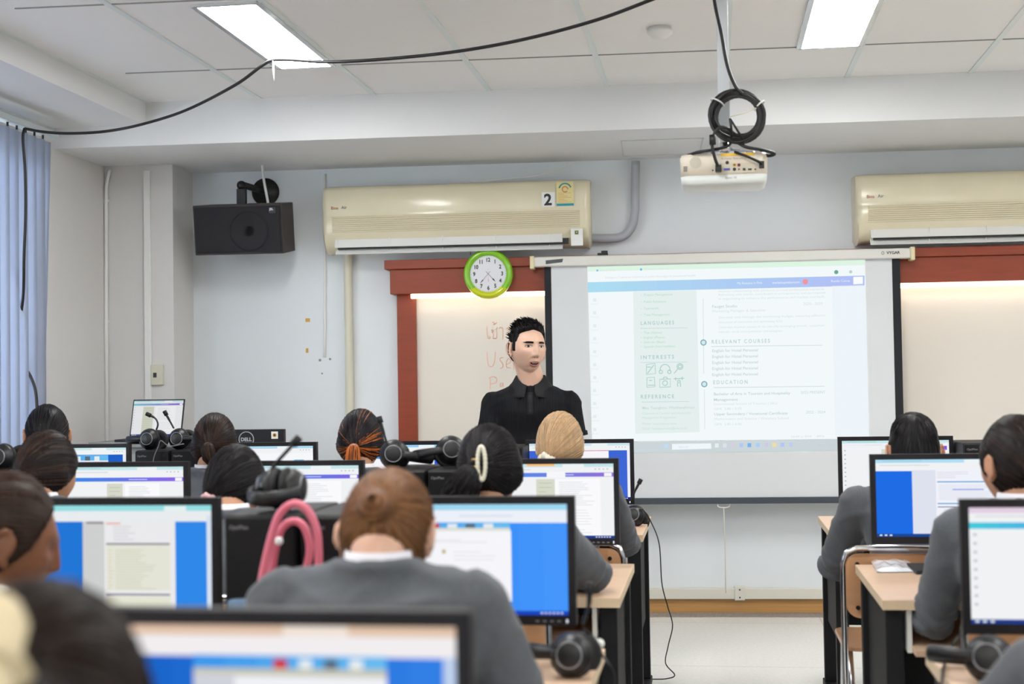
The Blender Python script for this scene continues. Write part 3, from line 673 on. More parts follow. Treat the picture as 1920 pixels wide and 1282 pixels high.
def pp(x, y): q = atY(x, y, YP); return q.x - PX, q.z - PZ
mb = MB(); x, z = pp(1304, 305); mb.cyl((x, -.002, z), (x, .002, z), .021, mat('speaker_mesh', (204, 196, 180), .6, bump=.6, bump_s=900), 28)
for k in range(4): x, z = pp(1285, 313 + k * 2.6); mb.box((x, -.001, z), (.014, .003, .002), mat('vent_dark', (120, 112, 100), .6))
mb.build('rear_vents', None, pr)
mb = MB(); x, z = pp(1383, 289.5); mb.box((x, -.001, z), (.118, .002, .009), mat('label_yellow', (236, 190, 60), .5)); mb.build('yellow_label', None, pr)
mb = MB(); x, z = pp(1376, 315); mb.box((x + .0, -.0008, z), (.15, .002, .034), mat('port_panel', (206, 198, 178), .4))
for (qx, qy, r_, c) in ((1363.5, 305, .0062, (30, 30, 40)), (1377, 309.5, .006, (200, 160, 60)), (1385.5, 309.5, .006, (150, 50, 60)), (1377, 317.5, .006, (30, 34, 50)), (1385.5, 317.5, .006, (200, 180, 170)), (1336.5, 319.5, .003, (60, 50, 40)), (1416, 317.5, .003, (60, 50, 40))):
    x, z = pp(qx, qy); mb.cyl((x, -.004, z), (x, 0, z), r_, mat('port_%d_%d' % (qx, qy), c, .4), 14); mb.cyl((x, -.005, z), (x, -.003, z), r_ * .45, m_black, 10)
for (qx, qy, w_, h_, c) in ((1363, 317.5, .021, .007, (70, 90, 180)), (1395, 317.5, .009, .008, (50, 50, 60)), (1406, 317.5, .013, .005, (40, 40, 50)), (1428, 309, .018, .026, (40, 38, 40))):
    x, z = pp(qx, qy); mb.box((x, -.003, z), (w_, .006, h_), mat('port_%d' % qx, c, .4))
mb.build('port_panel', None, pr)
mb = MB(); m_fine = mat('small_print_grey', (150, 145, 135), .5)
x, z = pp(1352, 299.5); add_text(mb, 'Mx Projector  Please switch off', .011, lambda a, c: Vector((x + a, -.0012, z + c)), m_fine, width=.09)
mb.keepn = True; mb.build('small_print', None, pr); mb = MB(); x2, z2 = pp(1360, 335); add_text(mb, 'Epson  EB', .010, lambda a, c: Vector((x2 + a, -.0012, z2 + c)), m_fine); mb.keepn = True
mb.build('small_print', None, pr)
hp = ZC - PZ
mb = MB().box2((-.02 + .005, .09, hz / 2), (.022 + .005, .13, hp - .012)).box2((-.06, .05, hp - .012), (.07, .17, hp)); 
mb.build('ceiling_pole', mat('pole_white', (205, 210, 214), .4), pr, bev=.003)
mb = MB().box2((-.045, .06, hz / 2), (.055, .16, hz / 2 + .012), m_chrome)
for k in (-1, 1): mb.tube([(.005 + k * .02, .10, hz / 2 + .03), (.005 + k * .1, .08, hz / 2 + .012), (.005 + k * .11, .06, hz / 2)], .006, m_chrome, 8)
mb.cyl((.005, .08, hz / 2 + .01), (.005, .08, hz / 2 + .05), .018, m_chrome, 16); mb.build('mount_bracket', None, pr)
# coil of black cable hung on the pole
def YQ(x, y, dy=0): q = atY(x, y, YP + dy); return q
mb = MB(); rnd = random.Random(3); pts = []
turns = 7
for k in range(turns * 28):
    a = 2 * math.pi * k / 28; t_ = k / 28
    rx = 45 + 5 * math.sin(t_ * 2.1) + 1.5 * math.sin(t_ * 5); ry = 42 + 5 * math.cos(t_ * 1.7)
    ox = 3 * math.sin(t_ * 1.3); oy = 3 * math.cos(t_ * 2.3) + (4 * max(0, -math.cos(a)) * math.sin(t_ * 2))
    pts.append(YQ(1383 + ox + rx * math.sin(a), 218 + oy - ry * math.cos(a), .03 + .035 * math.sin(t_ * 3.3)))
mb.tube(pts, .0062, m_rubber, 8)
o = mb.build('cable_coil', None); tag(o, 'thick coil of black video cable tied in a ring above the projector', 'cable coil')
for (x, y, dx, dy, lab) in ((1345, 192, 12, 6, 'left'), (1424, 198, 9, -8, 'right')):
    mb = MB(); pl = []
    for k in range(12):
        a = 2 * math.pi * k / 12; pl.append(YQ(x + dx * math.cos(a), y + dy * math.cos(a), .03) + Vector((0, .045 * math.sin(a), 0)))
    mb.tube(pl, .003, m_white, 6, loop=True)
    if lab == 'right': mb.tube([YQ(1418, 203, -.01), YQ(1395, 212, -.03), YQ(1368, 219, -.03)], .0025, m_offw, 6)
    tag(mb.build('cable_tie', None), 'white cable tie round the %s side of the black cable coil' % lab, 'cable tie', 'ties on the cable coil')
def cable(name, label, pl, r, m=None, Y=None, sp=7, seg=8, group=None, cat='cable'):
    pts = [q if isinstance(q, Vector) else YQ(q[0], q[1], q[2] if len(q) > 2 else 0) for q in pl]
    o = MB().tube(spline(pts, sp), r, m or m_rubber, seg).build(name, None); return tag(o, label, cat, group)
cable('projector_cable', 'black cable with a ferrite bead looping down to the left port of the projector', [(1382, 254, 0), (1362, 240, -.03), (1348, 240, -.05), (1338, 254, -.05), (1335, 272, -.05), (1340, 295, -.045), (1346, 312, -.03), (1347, 318, .0)], .006, group='cables into the projector')
b_ = YQ(1336, 262, -.05); tag(MB().cyl(b_ + Vector((0, 0, .017)), b_ - Vector((0, 0, .017)), .0115, m_black, 16).build('ferrite_bead', None), 'black ferrite bead on the cable beside the projector pole', 'ferrite bead')
pb = YQ(1347, 316, -.02); tag(MB().box(pb, (.022, .03, .024), m_black, bev=.003).build('video_plug', None), 'black video plug in the left rear port of the projector', 'plug')
cable('power_cable', 'black power cable running from the coil to the right side of the projector', [(1384, 268, 0), (1400, 276, -.02), (1430, 281, -.02), (1452, 288, 0), (1440, 292, .02), (1425, 285, .03)], .006, group='cables into the projector')
cable('audio_cable', 'black cable sweeping from the coil over the left top corner of the projector', [(1370, 268, 0), (1362, 275, -.02), (1335, 281, -.02), (1310, 285, -.01), (1290, 291, .02)], .0055, group='cables into the projector')
cable('short_lead', 'short black lead dropping into the power inlet of the projector', [(1378, 285, 0), (1395, 291, -.03), (1412, 298, -.03), (1424, 304, -.015), (1428, 308, .0)], .005, group='cables into the projector')
cable('thin_lead', 'thin black lead forming a narrow peak inside the cable coil', [(1369, 222, -.03), (1371, 240, -.03), (1372, 258, 0)], .005, group='cables into the projector')
cable('thin_lead', 'thin black lead slanting right from the peak inside the cable coil', [(1369, 222, -.03), (1380, 240, -.03), (1393, 262, 0), (1394, 275, 0)], .004, group='cables into the projector')
cable('ceiling_cable', 'black cable dropping from the ceiling edge down to the cable coil', [atZ(1330, -60, ZC - .02), YQ(1341, 10, .0), YQ(1352, 60), YQ(1363, 120), YQ(1378, 160), YQ(1392, 176)], .0065, group='long black room cables')
# long black cable swagged under the ceiling to the blinds
def CZ(x, y, Y): return atY(x, y, Y)
cable('ceiling_cable', 'long black cable swagging across the ceiling from the blinds past the left light', [CZ(1290, -28, 5.1), CZ(1220, 0, 5.2), CZ(1120, 37, 5.4), CZ(990, 72, 5.6), CZ(860, 96, 5.75), CZ(730, 110, 5.85), CZ(620, 116, 5.9), CZ(545, 112, 5.95), CZ(512, 113, 5.97), CZ(490, 124, 6.05), CZ(440, 160, 6.25), CZ(350, 206, 6.6), CZ(270, 232, 6.65), CZ(200, 246, 6.55), CZ(130, 250, 6.5), CZ(80, 247, 6.46), CZ(46, 241, 6.44)], .0075, group='long black room cables')
cable('ceiling_cable', 'black cable hanging down over the blinds from the head rail', [CZ(46, 241, 6.44), CZ(43, 260, 6.42), CZ(47, 320, 6.42), CZ(48, 400, 6.42), CZ(45, 480, 6.42), CZ(43, 560, 6.5), CZ(30, 640, 6.6)], .0075, group='long black room cables')
cable('ceiling_cable', 'short black cable curving out below the blinds at the left edge', [CZ(36, 665, 6.6), CZ(47, 688, 6.6), CZ(58, 707, 6.6), CZ(66, 730, 6.6), CZ(69, 757, 6.6), CZ(70, 800, 6.6)], .008, group='long black room cables')
tag(MB().tube([CZ(512, 114, 5.965), CZ(513, 132, 5.965), CZ(514, 152, 5.965)], [.004, .005, .002], m_white, 6).build('cable_tie', None), 'white cable tie hanging from the cable under the left ceiling light', 'cable tie')
# ------------------------------------------------------------------ desks
m_wood = mat('light_desk_laminate', (212, 180, 150), .4, noise_s=5, noise_a=.05, stretch=(1, 6, 6))
m_edge = mat('desk_edge_band', (222, 198, 165), .45, noise_s=8, noise_a=.04)
m_ply = mat('chair_plywood', (196, 146, 104), .35, noise_s=4, noise_a=.08, stretch=(1, 5, 5), coat=.3)
ROWS = {1: 6.08, 2: 4.57, 3: 3.07, 4: 1.53}
def desk(x0, x1, row, label):
    ym = ROWS[row]; b0, b1 = (-.46, .32) if row == 1 else (-.58, .17)
    L = x1 - x0; D = b1 - b0
    t = thing('computer_desk', label, 'desk', ((x0 + x1) / 2, ym + (b0 + b1) / 2, 0), 0, 'computer desks in rows')
    mb = MB().box2((-L / 2, -D / 2, .722), (L / 2, D / 2, .75), m_wood)
    mb.build('tabletop', None, t, bev=.002)
    mb = MB()
    for (a, c) in (((-L / 2 - .001, -D / 2 - .0015, .7225), (L / 2 + .001, -D / 2, .7495)), ((-L / 2 - .0015, -D / 2, .7225), (-L / 2, D / 2, .7495)), ((L / 2, -D / 2, .7225), (L / 2 + .0015, D / 2, .7495))): mb.box2(a, c)
    mb.build('edge_band', m_edge, t)
    for sx in (-1, 1):
        for sy in (-1, 1):
            x = sx * (L / 2 - .035); y = sy * (D / 2 - .07)
            MB().box2((x - .025, y - .025, .03), (x + .025, y + .025, .722)).build('leg', m_steel, t, bev=.003)
        MB().box2((sx * (L / 2 - .035) - .03, -D / 2 + .01, 0), (sx * (L / 2 - .035) + .03, D / 2 - .01, .03)).build('foot_bar', m_steel, t, bev=.004)
        MB().box2((sx * (L / 2 - .035) - .008, -D / 2 + .10, .30), (sx * (L / 2 - .035) + .008, D / 2 - .10, .70)).build('side_panel', m_steel, t)
    MB().box2((-L / 2 + .06, D / 2 - .10, .28), (L / 2 - .06, D / 2 - .085, .72)).build('modesty_panel', m_steel, t)
    for k in (-1, 1):
        mb = MB().box2((k * L / 4 - .28, -D / 2 - .06, .605), (k * L / 4 + .28, D / 2 - .28, .622), m_wood)
        tr_ = mb.build('keyboard_tray', None, t)
        for s_ in (-1, 1): MB().box2((k * L / 4 + s_ * .285 - .006, -D / 2 + .02, .6), (k * L / 4 + s_ * .285 + .006, D / 2 - .3, .722)).build('tray_rail', m_white, tr_)
    return t
desk(-1.71, -.29, 1, 'front row light wood computer desk beside the aisle, nearest the teacher')
desk(-3.17, -1.75, 1, 'front row light wood computer desk on the far left near the laptop')
desk(-1.71, -.275, 2, 'second row light wood computer desk left of the aisle')
desk(-3.17, -1.75, 2, 'second row light wood computer desk behind the far left one')
desk(-1.71, -.26, 3, 'third row light wood computer desk under the gray-jacketed student with a bun')
desk(-1.71, -.26, 4, 'nearest light wood computer desk under the largest monitor')
desk(.46, 1.89, 1, 'front row light wood computer desk on the right of the aisle')
desk(.46, 1.89, 2, 'second row light wood computer desk on the right with a plastic bag on it')
desk(.465, 1.89, 3, 'third row light wood computer desk at the bottom right corner')
# ------------------------------------------------------------------ monitors
MW, MH, MZ = .476, .284, .084
SW, SH = MW - .036, MH - .040
def scr_quads(kind):
    """(x0, y0, x1, y1, colour, layer) with y measured down from the top of the display"""
    q = []
    def a(x0, y0, x1, y1, c, l=1): q.append((x0, y0, x1, y1, c, l))
    def grad(x0, y0, x1, y1, c0, c1, n=12, l=2):
        for k in range(n):
            t0, t1 = k / n, (k + 1) / n; a(x0 + (x1 - x0) * t0, y0, x0 + (x1 - x0) * t1, y1, tuple(int(p + (r_ - p) * (t0 + t1) / 2) for p, r_ in zip(c0, c1)), l)
    def lines(x0, y0, x1, y1, n, c, th=.005, l=4, seed=1):
        r_ = random.Random(seed)
        for k in range(n):
            y = y0 + (y1 - y0) * k / max(1, n - 1); a(x0, y, x0 + (x1 - x0) * r_.uniform(.55, 1), y + th, c, l)
    def taskbar(c=(34, 62, 140)):
        a(0, .962, 1, 1, c, 5)
        for k in range(3): a(.02 + k * .035, .972, .038 + k * .035, .99, (225, 235, 245), 6)
        for k in range(6): a(.86 + k * .02, .974, .872 + k * .02, .988, (215, 225, 240), 6)
    def browser(tab=(196, 230, 234), bar=(240, 242, 244), h=.13):
        a(0, 0, 1, .045, tab, 1); a(.62, .006, .78, .045, (238, 244, 246), 2); a(0, .045, 1, h, bar, 1); lines(.03, .07, .6, .07, 1, (214, 218, 222), .012, 2)
        lines(.05, .018, .5, .018, 1, (150, 200, 205), .008, 2)
        for k in range(4): a(.86 + k * .03, .066, .87 + k * .03, .08, (170, 176, 184), 2)
    def photostrip(y0, y1, x0, x1):
        grad(x0, y0, x1, y1, (60, 150, 235), (110, 190, 240), 6, 3)
        for k, c in enumerate(((210, 60, 70), (225, 235, 240), (90, 110, 130), (230, 236, 240))): a(x0 + (x1 - x0) * (.42 + .13 * k), y0 + (y1 - y0) * .25, x0 + (x1 - x0) * (.49 + .13 * k), y1, c, 4)
    def canva(colx=(.36, .50), page=(.50, .86), bar=.165, gap=None, doc=True, c0=(45, 150, 225), c1=(135, 90, 225)):
        browser(); a(0, bar, 1, 1, (240, 242, 244), 1); grad(0, bar - .035, 1, bar + .02, c0, c1, 14, 2)
        a(.93, bar - .03, .985, bar + .015, (246, 246, 252), 3); lines(.55, bar - .012, .8, bar - .012, 1, (210, 214, 250), .01, 3)
        if gap: a(gap[0], bar - .05, gap[1], bar + .03, (246, 247, 250), 4)
        a(page[0], bar + .05, page[1], .96, (250, 250, 252), 2)
        a(colx[0], bar + .05, colx[1], .96, (214, 217, 200), 3)
        lines(colx[0] + .02, bar + .1, colx[1] - .02, .9, 12, (176, 182, 160), .006, 4, 2); lines(page[0] + .03, bar + .09, page[1] - .04, .55, 13, (196, 200, 206), .005, 4, 3)
        lines(page[0] + .03, .62, page[1] - .06, .92, 9, (205, 208, 214), .005, 4, 5)
        for k in range(9): a(.02, bar + .06 + k * .075, .035, bar + .08 + k * .075, (180, 186, 196), 4)
        taskbar()
    if kind == 'front_aisle':
        browser((205, 228, 240)); a(0, .13, 1, 1, (62, 102, 212)); a(.22, .13, .79, .962, (247, 245, 248), 2); a(.22, .13, .79, .14, (214, 90, 150), 3); a(.972, .13, 1, .962, (238, 240, 250), 3); taskbar((28, 40, 120)); lines(.27, .25, .7, .8, 9, (214, 206, 214), .006, 4)
    elif kind == 'third_aisle':
        a(0, 0, 1, .055, (160, 215, 240)); a(0, .055, 1, .17, (236, 240, 248)); lines(.45, .10, .9, .10, 1, (214, 218, 228), .012, 2); grad(0, .17, 1, 1, (40, 130, 245), (72, 152, 252), 8, 1); photostrip(.165, .215, 0, .71)
        a(0, .215, .71, .25, (220, 222, 214), 3); a(0, .25, .07, .88, (206, 208, 216), 3); a(.07, .24, .715, .88, (246, 246, 250), 3); lines(.2, .32, .62, .34, 2, (222, 222, 228), .008, 4); a(.36, .41, .38, .45, (200, 190, 150), 4); lines(.42, .43, .65, .5, 3, (226, 226, 232), .008, 4); taskbar((30, 70, 190))
    elif kind == 'nearest':
        a(0, 0, 1, .05, (226, 196, 172)); a(0, .05, 1, .145, (242, 238, 240)); a(.55, .004, .72, .05, (240, 226, 214), 2)
        grad(0, .145, 1, 1, (22, 96, 196), (52, 130, 232), 8, 1); photostrip(.14, .20, .31, .82); a(.31, .2, .82, .235, (200, 200, 184), 3); a(.31, .225, .42, 1, (208, 210, 218), 3); a(.42, .235, .82, 1, (240, 241, 246), 4); a(.965, .14, 1, 1, (190, 208, 236), 3)
    elif kind == 'third_left':
        a(0, 0, 1, .055, (150, 222, 226)); a(0, .055, 1, .155, (232, 236, 238)); a(.74, .01, .86, .055, (226, 240, 240), 2); a(0, .155, 1, 1, (34, 118, 214)); a(.80, .155, .97, .97, (48, 136, 232), 2); a(.97, .1, 1, .99, (214, 226, 240), 3)
        a(.29, .155, .41, 1, (206, 208, 208), 2); a(.31, .155, .405, .175, (140, 132, 136), 3); a(.41, .155, .80, 1, (234, 234, 236), 2); a(.42, .36, .77, .80, (228, 228, 214), 3); a(.42, .355, .77, .375, (150, 148, 158), 4); a(.42, .83, .77, .85, (150, 148, 158), 4)
        a(.42, .86, .77, .98, (228, 228, 210), 3); lines(.47, .42, .7, .78, 16, (206, 206, 184), .008, 4, 4); lines(.43, .42, .46, .78, 12, (210, 190, 170), .006, 4, 4); lines(.46, .2, .6, .32, 5, (190, 190, 200), .006, 4, 7); a(.42, .165, .5, .18, (230, 170, 150), 4)
    elif kind == 'second_aisle': canva((.42, .56), (.56, .9), .155, (.50, .64), c0=(60, 150, 240), c1=(150, 110, 215)); a(.35, 0, .56, .03, (250, 190, 120), 3)
    elif kind == 'second_mid': canva((.30, .42), (.44, .86), .16, None, c0=(40, 160, 235), c1=(130, 100, 225))
    elif kind == 'second_left': canva((.37, .50), (.52, .80), .185, None, c0=(50, 140, 230), c1=(150, 100, 230))
    elif kind == 'front_left':
        browser((196, 232, 232)); a(0, .13, 1, 1, (30, 96, 200)); photostrip(.135, .24, 0, .8); a(.0, .24, .8, .96, (238, 240, 244), 2); a(.96, .13, 1, .96, (230, 236, 246), 3); lines(.1, .34, .7, .9, 12, (196, 200, 210), .006, 4); a(.05, .29, .75, .31, (200, 200, 206), 3); taskbar()
    elif kind == 'front_mid':
        browser((176, 216, 240)); a(0, .13, 1, 1, (246, 247, 250)); lines(.05, .34, .55, .46, 3, (120, 124, 132), .006, 3); a(.80, .25, .9, .28, (120, 190, 235), 3); lines(.05, .55, .9, .9, 8, (206, 210, 218), .006, 3); taskbar()
    elif kind == 'front_centre':
        browser((150, 205, 240)); a(0, .13, 1, 1, (44, 92, 205)); photostrip(.135, .25, 0, .78); a(0, .25, .78, .96, (246, 244, 250), 2); taskbar()
    elif kind == 'right_front': canva((.37, .63), (.63, .97), .10, (.57, .80), c0=(240, 242, 246), c1=(236, 236, 246)); a(.9, .1, .98, .17, (130, 80, 220), 5)
    elif kind == 'right_second':
        browser((176, 222, 244)); a(0, .15, 1, 1, (32, 108, 228)); a(.255, .14, .42, .962, (222, 226, 238), 2); a(.42, .14, .978, .962, (240, 242, 250), 2); lines(.43, .165, .65, .235, 4, (200, 196, 206), .005, 4, 2); a(.43, .285, .97, .30, (96, 160, 214), 4)
        a(.535, .385, .75, .40, (150, 160, 236), 4); lines(.44, .33, .93, .52, 13, (206, 210, 222), .004, 3, 6); a(.43, .565, .97, .58, (96, 160, 214), 4); a(.43, .61, .61, .622, (120, 120, 150), 4); lines(.47, .65, .95, .93, 18, (206, 210, 222), .004, 3, 9); taskbar((30, 72, 150))
    elif kind == 'right_third': canva((.44, .56), (.56, .9), .165, None, c0=(70, 205, 222), c1=(90, 120, 240)); a(0, 0, 1, .05, (226, 208, 226), 6)
    elif kind == 'laptop': canva((.20, .42), (.46, .86), .12, None, c0=(120, 205, 215), c1=(150, 110, 215))
    return q
def display(mb, kind, w, h, z0, y, k=1.0):
    base = glow((240, 243, 247), k); mb.quad([(-w / 2, y, z0), (w / 2, y, z0), (w / 2, y, z0 + h), (-w / 2, y, z0 + h)], base)
    for (x0, y0, x1, y1, c, l) in scr_quads(kind):
        x0, x1 = max(0, x0), min(1, x1); a, b2 = -w / 2 + w * x0, -w / 2 + w * x1; c0, c1 = z0 + h * (1 - y1), z0 + h * (1 - y0); yy = y - .00025 * l
        mb.quad([(a, yy, c0), (b2, yy, c0), (b2, yy, c1), (a, yy, c1)], glow(c, k))
m_mon = mat('monitor_bezel', (24, 23, 28), .5, spec=.3)
def monitor(xr, row, kind, label, xl=None, dy=0, dz=0):
    x = (xr - MW / 2) if xr is not None else xl + MW / 2
    t = thing('monitor', label, 'monitor', (x, ROWS[row] + dy, .75), 0, 'computer monitors')
    mb = MB(); w, h = MW / 2, MH; z0 = MZ + dz; z1 = z0 + h
    bz, bb = .017, .022
    for a, c in (((-w, -.014, z0), (-w + bz, .012, z1)), ((w - bz, -.014, z0), (w, .012, z1)), ((-w + bz, -.014, z1 - bz), (w - bz, .012, z1)), ((-w + bz, -.014, z0), (w - bz, .012, z0 + bb))): mb.box2(a, c, m_mon)
    mb.loft([[(-w, .012, z0), (w, .012, z0), (w, .012, z1), (-w, .012, z1)], [(-w + .01, .024, z0 + .01), (w - .01, .024, z0 + .01), (w - .01, .024, z1 - .01), (-w + .01, .024, z1 - .01)], [(-w * .6, .05, z0 + .05), (w * .6, .05, z0 + .05), (w * .6, .05, z1 - .05), (-w * .6, .05, z1 - .05)]], m_mon, smooth=False)
    mb.box2((-w + bz, -.008, z0 + bb), (w - bz, .01, z1 - bz), m_black)
    mb.build('housing', None, t)
    mb = MB(); display(mb, kind, MW - 2 * bz, MH - bz - bb, z0 + bb, -.0085); mb.keepn = True; mb.build('display', None, t)
    mb = MB()
    for k in range(4): mb.box2((w - .09 + k * .016, -.0148, z0 + .008), (w - .082 + k * .016, -.0138, z0 + .011), mat('button_grey', (120, 120, 126), .4))
    mb.box2((w - .022, -.0152, z0 + .006), (w - .018, -.0138, z0 + .014), glow((235, 240, 250), 1.0)); mb.build('buttons', None, t)
    MB().box2((-.032, .03, .01), (.032, .06, z0 + .12), m_mon).build('neck', None, t, bev=.004)
    MB().loft([[(-.11, -.07, 0), (.11, -.07, 0), (.12, .11, 0), (-.12, .11, 0)], [(-.108, -.068, .012), (.108, -.068, .012), (.118, .108, .014), (-.118, .108, .014)]], m_mon, smooth=False).build('base', None, t, bev=.003)
    return t
def rx(px_, py_, row): return atY(px_, py_, ROWS[row]).x
monitor(rx(1188, 820, 1), 1, 'front_aisle', 'black monitor with blue desktop behind the blonde head, in front of the teacher')
monitor(rx(862, 822, 1), 1, 'front_centre', 'black monitor partly hidden by two headsets, left of the teacher')
monitor(rx(595, 822, 1), 1, 'front_mid', 'black monitor with a white page, under the back of the DELL monitor')
monitor(rx(245, 826, 1), 1, 'front_left', 'black monitor with blue edge at the far left front, left of the two headsets')
monitor(rx(1160, 862, 2), 2, 'second_aisle', 'black monitor with white page and orange tab, in front of the blonde head')
monitor(rx(683, 860, 2), 2, 'second_mid', 'black monitor with white page right of the upright microphone')
monitor(rx(355, 862, 2), 2, 'second_left', 'black monitor with blue-purple bar and green column behind the lower left dark head')
monitor(rx(1078, 940, 3), 3, 'third_aisle', 'black monitor with bright blue desktop right of the brown bun')
monitor(rx(413, 937, 3), 3, 'third_left', 'black monitor with cream table between two blue bands, lower left')
monitor(rx(886, 1141, 4), 4, 'nearest', 'largest, nearest black monitor at the bottom edge of the view')
monitor(None, 1, 'right_front', 'black monitor behind the short haired student on the right', xl=rx(1570, 813, 1))
monitor(None, 2, 'right_second', 'black monitor with blue table page in front of the short haired student', xl=rx(1630, 857, 2), dz=.006)
monitor(None, 3, 'right_third', 'black monitor with pale page and cyan bar at the right edge', xl=rx(1798, 931, 3), dz=-.01)
# ------------------------------------------------------------------ desktop computers standing in pairs
m_tow = mat('computer_case', (16, 16, 18), .55, spec=.3, bump=.1, bump_s=300); m_tf = mat('computer_front', (10, 10, 12), .45, spec=.3)
tp = []
def tower(x, row, label, h=.345):
    if not tp:
        t = thing('desktop_computer', label, 'computer', (0, 0, 0), 0, 'black desktop computers between the monitors')
        MB().box2((-.08, -.165, 0), (.08, .165, .345)).build('case', m_tow, t, bev=.004)
        MB().box2((-.078, -.178, .003), (.078, -.165, .342)).build('front_panel', m_tf, t, bev=.004)
        mb = MB()
        for k in range(9):
            for j in range(10): mb.box2((-.066 + j * .0135, -.1788, .02 + k * .014), (-.057 + j * .0135, -.1778, .027 + k * .014))
        mb.build('vent', m_black, t)
        mb = MB(); add_text(mb, 'OptiPlex', .012, lambda a, c: Vector((-.068 + a, -.1785, .317 + c)), mat('case_logo', (120, 120, 126), .4), .0002); mb.keepn = True; mb.build('logo', None, t)
        MB().cyl((.055, -.179, .322), (.055, -.177, .322), .007, m_mon, 14).build('power_button', None, t)
        tp.append(t)
    else: t = copy_tree(tp[0]); t['label'] = label
    t.location = (x, ROWS[row] - .035, .75); return t
def tx_(px_, row): return atY(px_, 850, ROWS[row] - .035 - .178).x
_a = tx_(385, 1) - .08; _b = tx_(418, 3) + .08; _c = tx_(893, 2) - .08
for row, xs, lab in ((1, (_a - .168, _a), ('left black desktop computer under the two upright headsets, front row', 'right black desktop computer under the two upright headsets, front row')),
                     (1, (-1.045, -.885), ('left black desktop computer of the front row pair hidden near the teacher', 'right black desktop computer of the front row pair hidden near the teacher')),
                     (2, (_c - .168, _c), ('black desktop computer under the left of the two headsets in the middle of the view', 'black desktop computer under the headset touching the ponytailed head')),
                     (2, (-2.53, -2.362), ('black desktop computer at the left edge behind the lower left dark head', 'black desktop computer at the left edge beside the monitor with the green column')),
                     (3, (_b, _b + .168), ('large black desktop computer behind the pink bag handles, left one', 'large black desktop computer behind the brown bun, right one')),
                     (1, (1.09, 1.255), ('left black desktop computer at the right front beside the short haired student', 'right black desktop computer at the right front behind the dark ponytail'))):
    for x, l in zip(xs, lab): tower(x, row, l)
TT = .75 + .345
# ------------------------------------------------------------------ headsets
m_hs = mat('headset_plastic', (15, 15, 17), .4); m_cush = mat('headset_cushion', (18, 18, 19), .7); m_ring = mat('headset_ring', (150, 152, 158), .3, metal=.6)
def headset(px_, py_, Y, zvec, xvec, label, half=.075, boom=None, r=.048, at=None):
    """near ear cup centred on the given point; zvec is where the band goes, xvec points out of the near cup"""
    c = at if at is not None else atY(px_, py_, Y)
    Z_ = Vector(zvec).normalized(); X_ = Vector(xvec); X_ = (X_ - Z_ * X_.dot(Z_)).normalized(); Y_ = Z_.cross(X_)
    t = thing('headset', label, 'headset', c, 0, 'black headsets with microphones')
    Mx = Matrix((X_, Y_, Z_)).transposed().to_4x4()
    hw = 2 * half
    for k, s_ in enumerate((1, -1)):
        x0 = 0 if s_ == 1 else -hw
        mb = MB().lathe([(.0, .012), (.020, .0115), (.030, .008), (.036, .0), (r - .006, -.006), (r - .002, -.014), (r - .004, -.022)] if s_ == 1 else [(.0, -.012), (.020, -.0115), (.030, -.008), (.036, 0), (r - .006, .006), (r - .002, .014), (r - .004, .022)], (x0, 0, 0), (1, 0, 0), m_hs, 32)
        o = mb.xf(Mx).build('ear_cup', None, t)
        mb = MB().lathe([(r - .004, s_ * -.020), (r + .001, s_ * -.026), (r - .003, s_ * -.036), (r - .02, s_ * -.036), (r - .022, s_ * -.024)], (x0, 0, 0), (1, 0, 0), m_cush, 32); mb.xf(Mx).build('cushion', None, o)
        mb = MB().tube([(x0 + s_ * .0095, .027 * math.cos(R(a)), .027 * math.sin(R(a))) for a in range(0, 360, 12)], .0015, m_ring, 6, loop=True); mb.xf(Mx).build('ring', None, o)
    pts = [];
    for k in range(21):
        a = math.pi * k / 20; ex = half + .012
        pts.append(Vector((-half - .004 + ex * math.cos(a), 0, .028 + .095 * math.sin(a))))
    rings = []
    for i, p in enumerate(pts):
        tg = (pts[min(i + 1, 20)] - pts[max(i - 1, 0)]).normalized(); n_ = Vector((0, 1, 0)).cross(tg); w_ = .011 + .006 * math.sin(math.pi * i / 20); h_ = .004 + .004 * math.sin(math.pi * i / 20)
        rings.append([p + Vector((0, w_ * math.cos(2 * math.pi * k / 10), 0)) + n_ * h_ * math.sin(2 * math.pi * k / 10) for k in range(10)])
    MB().loft(rings, m_hs).xf(Mx).build('headband', None, t)
    if boom:
        mb = MB(); B = [c + Vector((0, 0, 0))] if False else []
        pl = [Vector(q) if isinstance(q, Vector) else atY(q[0], q[1], (q[2] if len(q) > 2 else Y) ) for q in boom]
        pl = [q - Vector(c) for q in pl]; sp_ = spline(pl, 6); n_ = len(sp_)
        mb.tube(sp_, [.0042] * (n_ - 5) + [.0055] * 5, m_hs, 8); e = sp_[-1]; d = (sp_[-1] - sp_[-3]).normalized(); mb.cyl(e - d * .012, e + d * .010, .0095, m_cush, 12)
        mb.build('microphone_boom', None, t)
    return t
Yh = ROWS[1] - .13
def on(z, r=.049): return z + r
def hpos(px_, Y, z): q = atY(px_, 800, Y); return Vector((q.x, Y, z))
headset(0, 0, Yh, (-1, 0, 0), (.12, -1, .1), 'left of two upright black headsets in front of the laptop', at=hpos(276, Yh, on(TT)), boom=[(293, 806, Yh), (296, 795, Yh), (291, 784, Yh), (278, 777, Yh)])
headset(0, 0, Yh, (1, .0, 0), (-.12, -1, .1), 'right of two upright black headsets in front of the laptop', at=hpos(332, Yh, on(TT)), boom=[(326, 803, Yh), (320, 792, Yh), (310, 774, Yh)])
Yh = ROWS[2] - .12
headset(0, 0, Yh, (-1, .1, 0), (.1, -1, .1), 'black headset cut by the left edge of the view', at=hpos(-2, Yh, on(TT)))
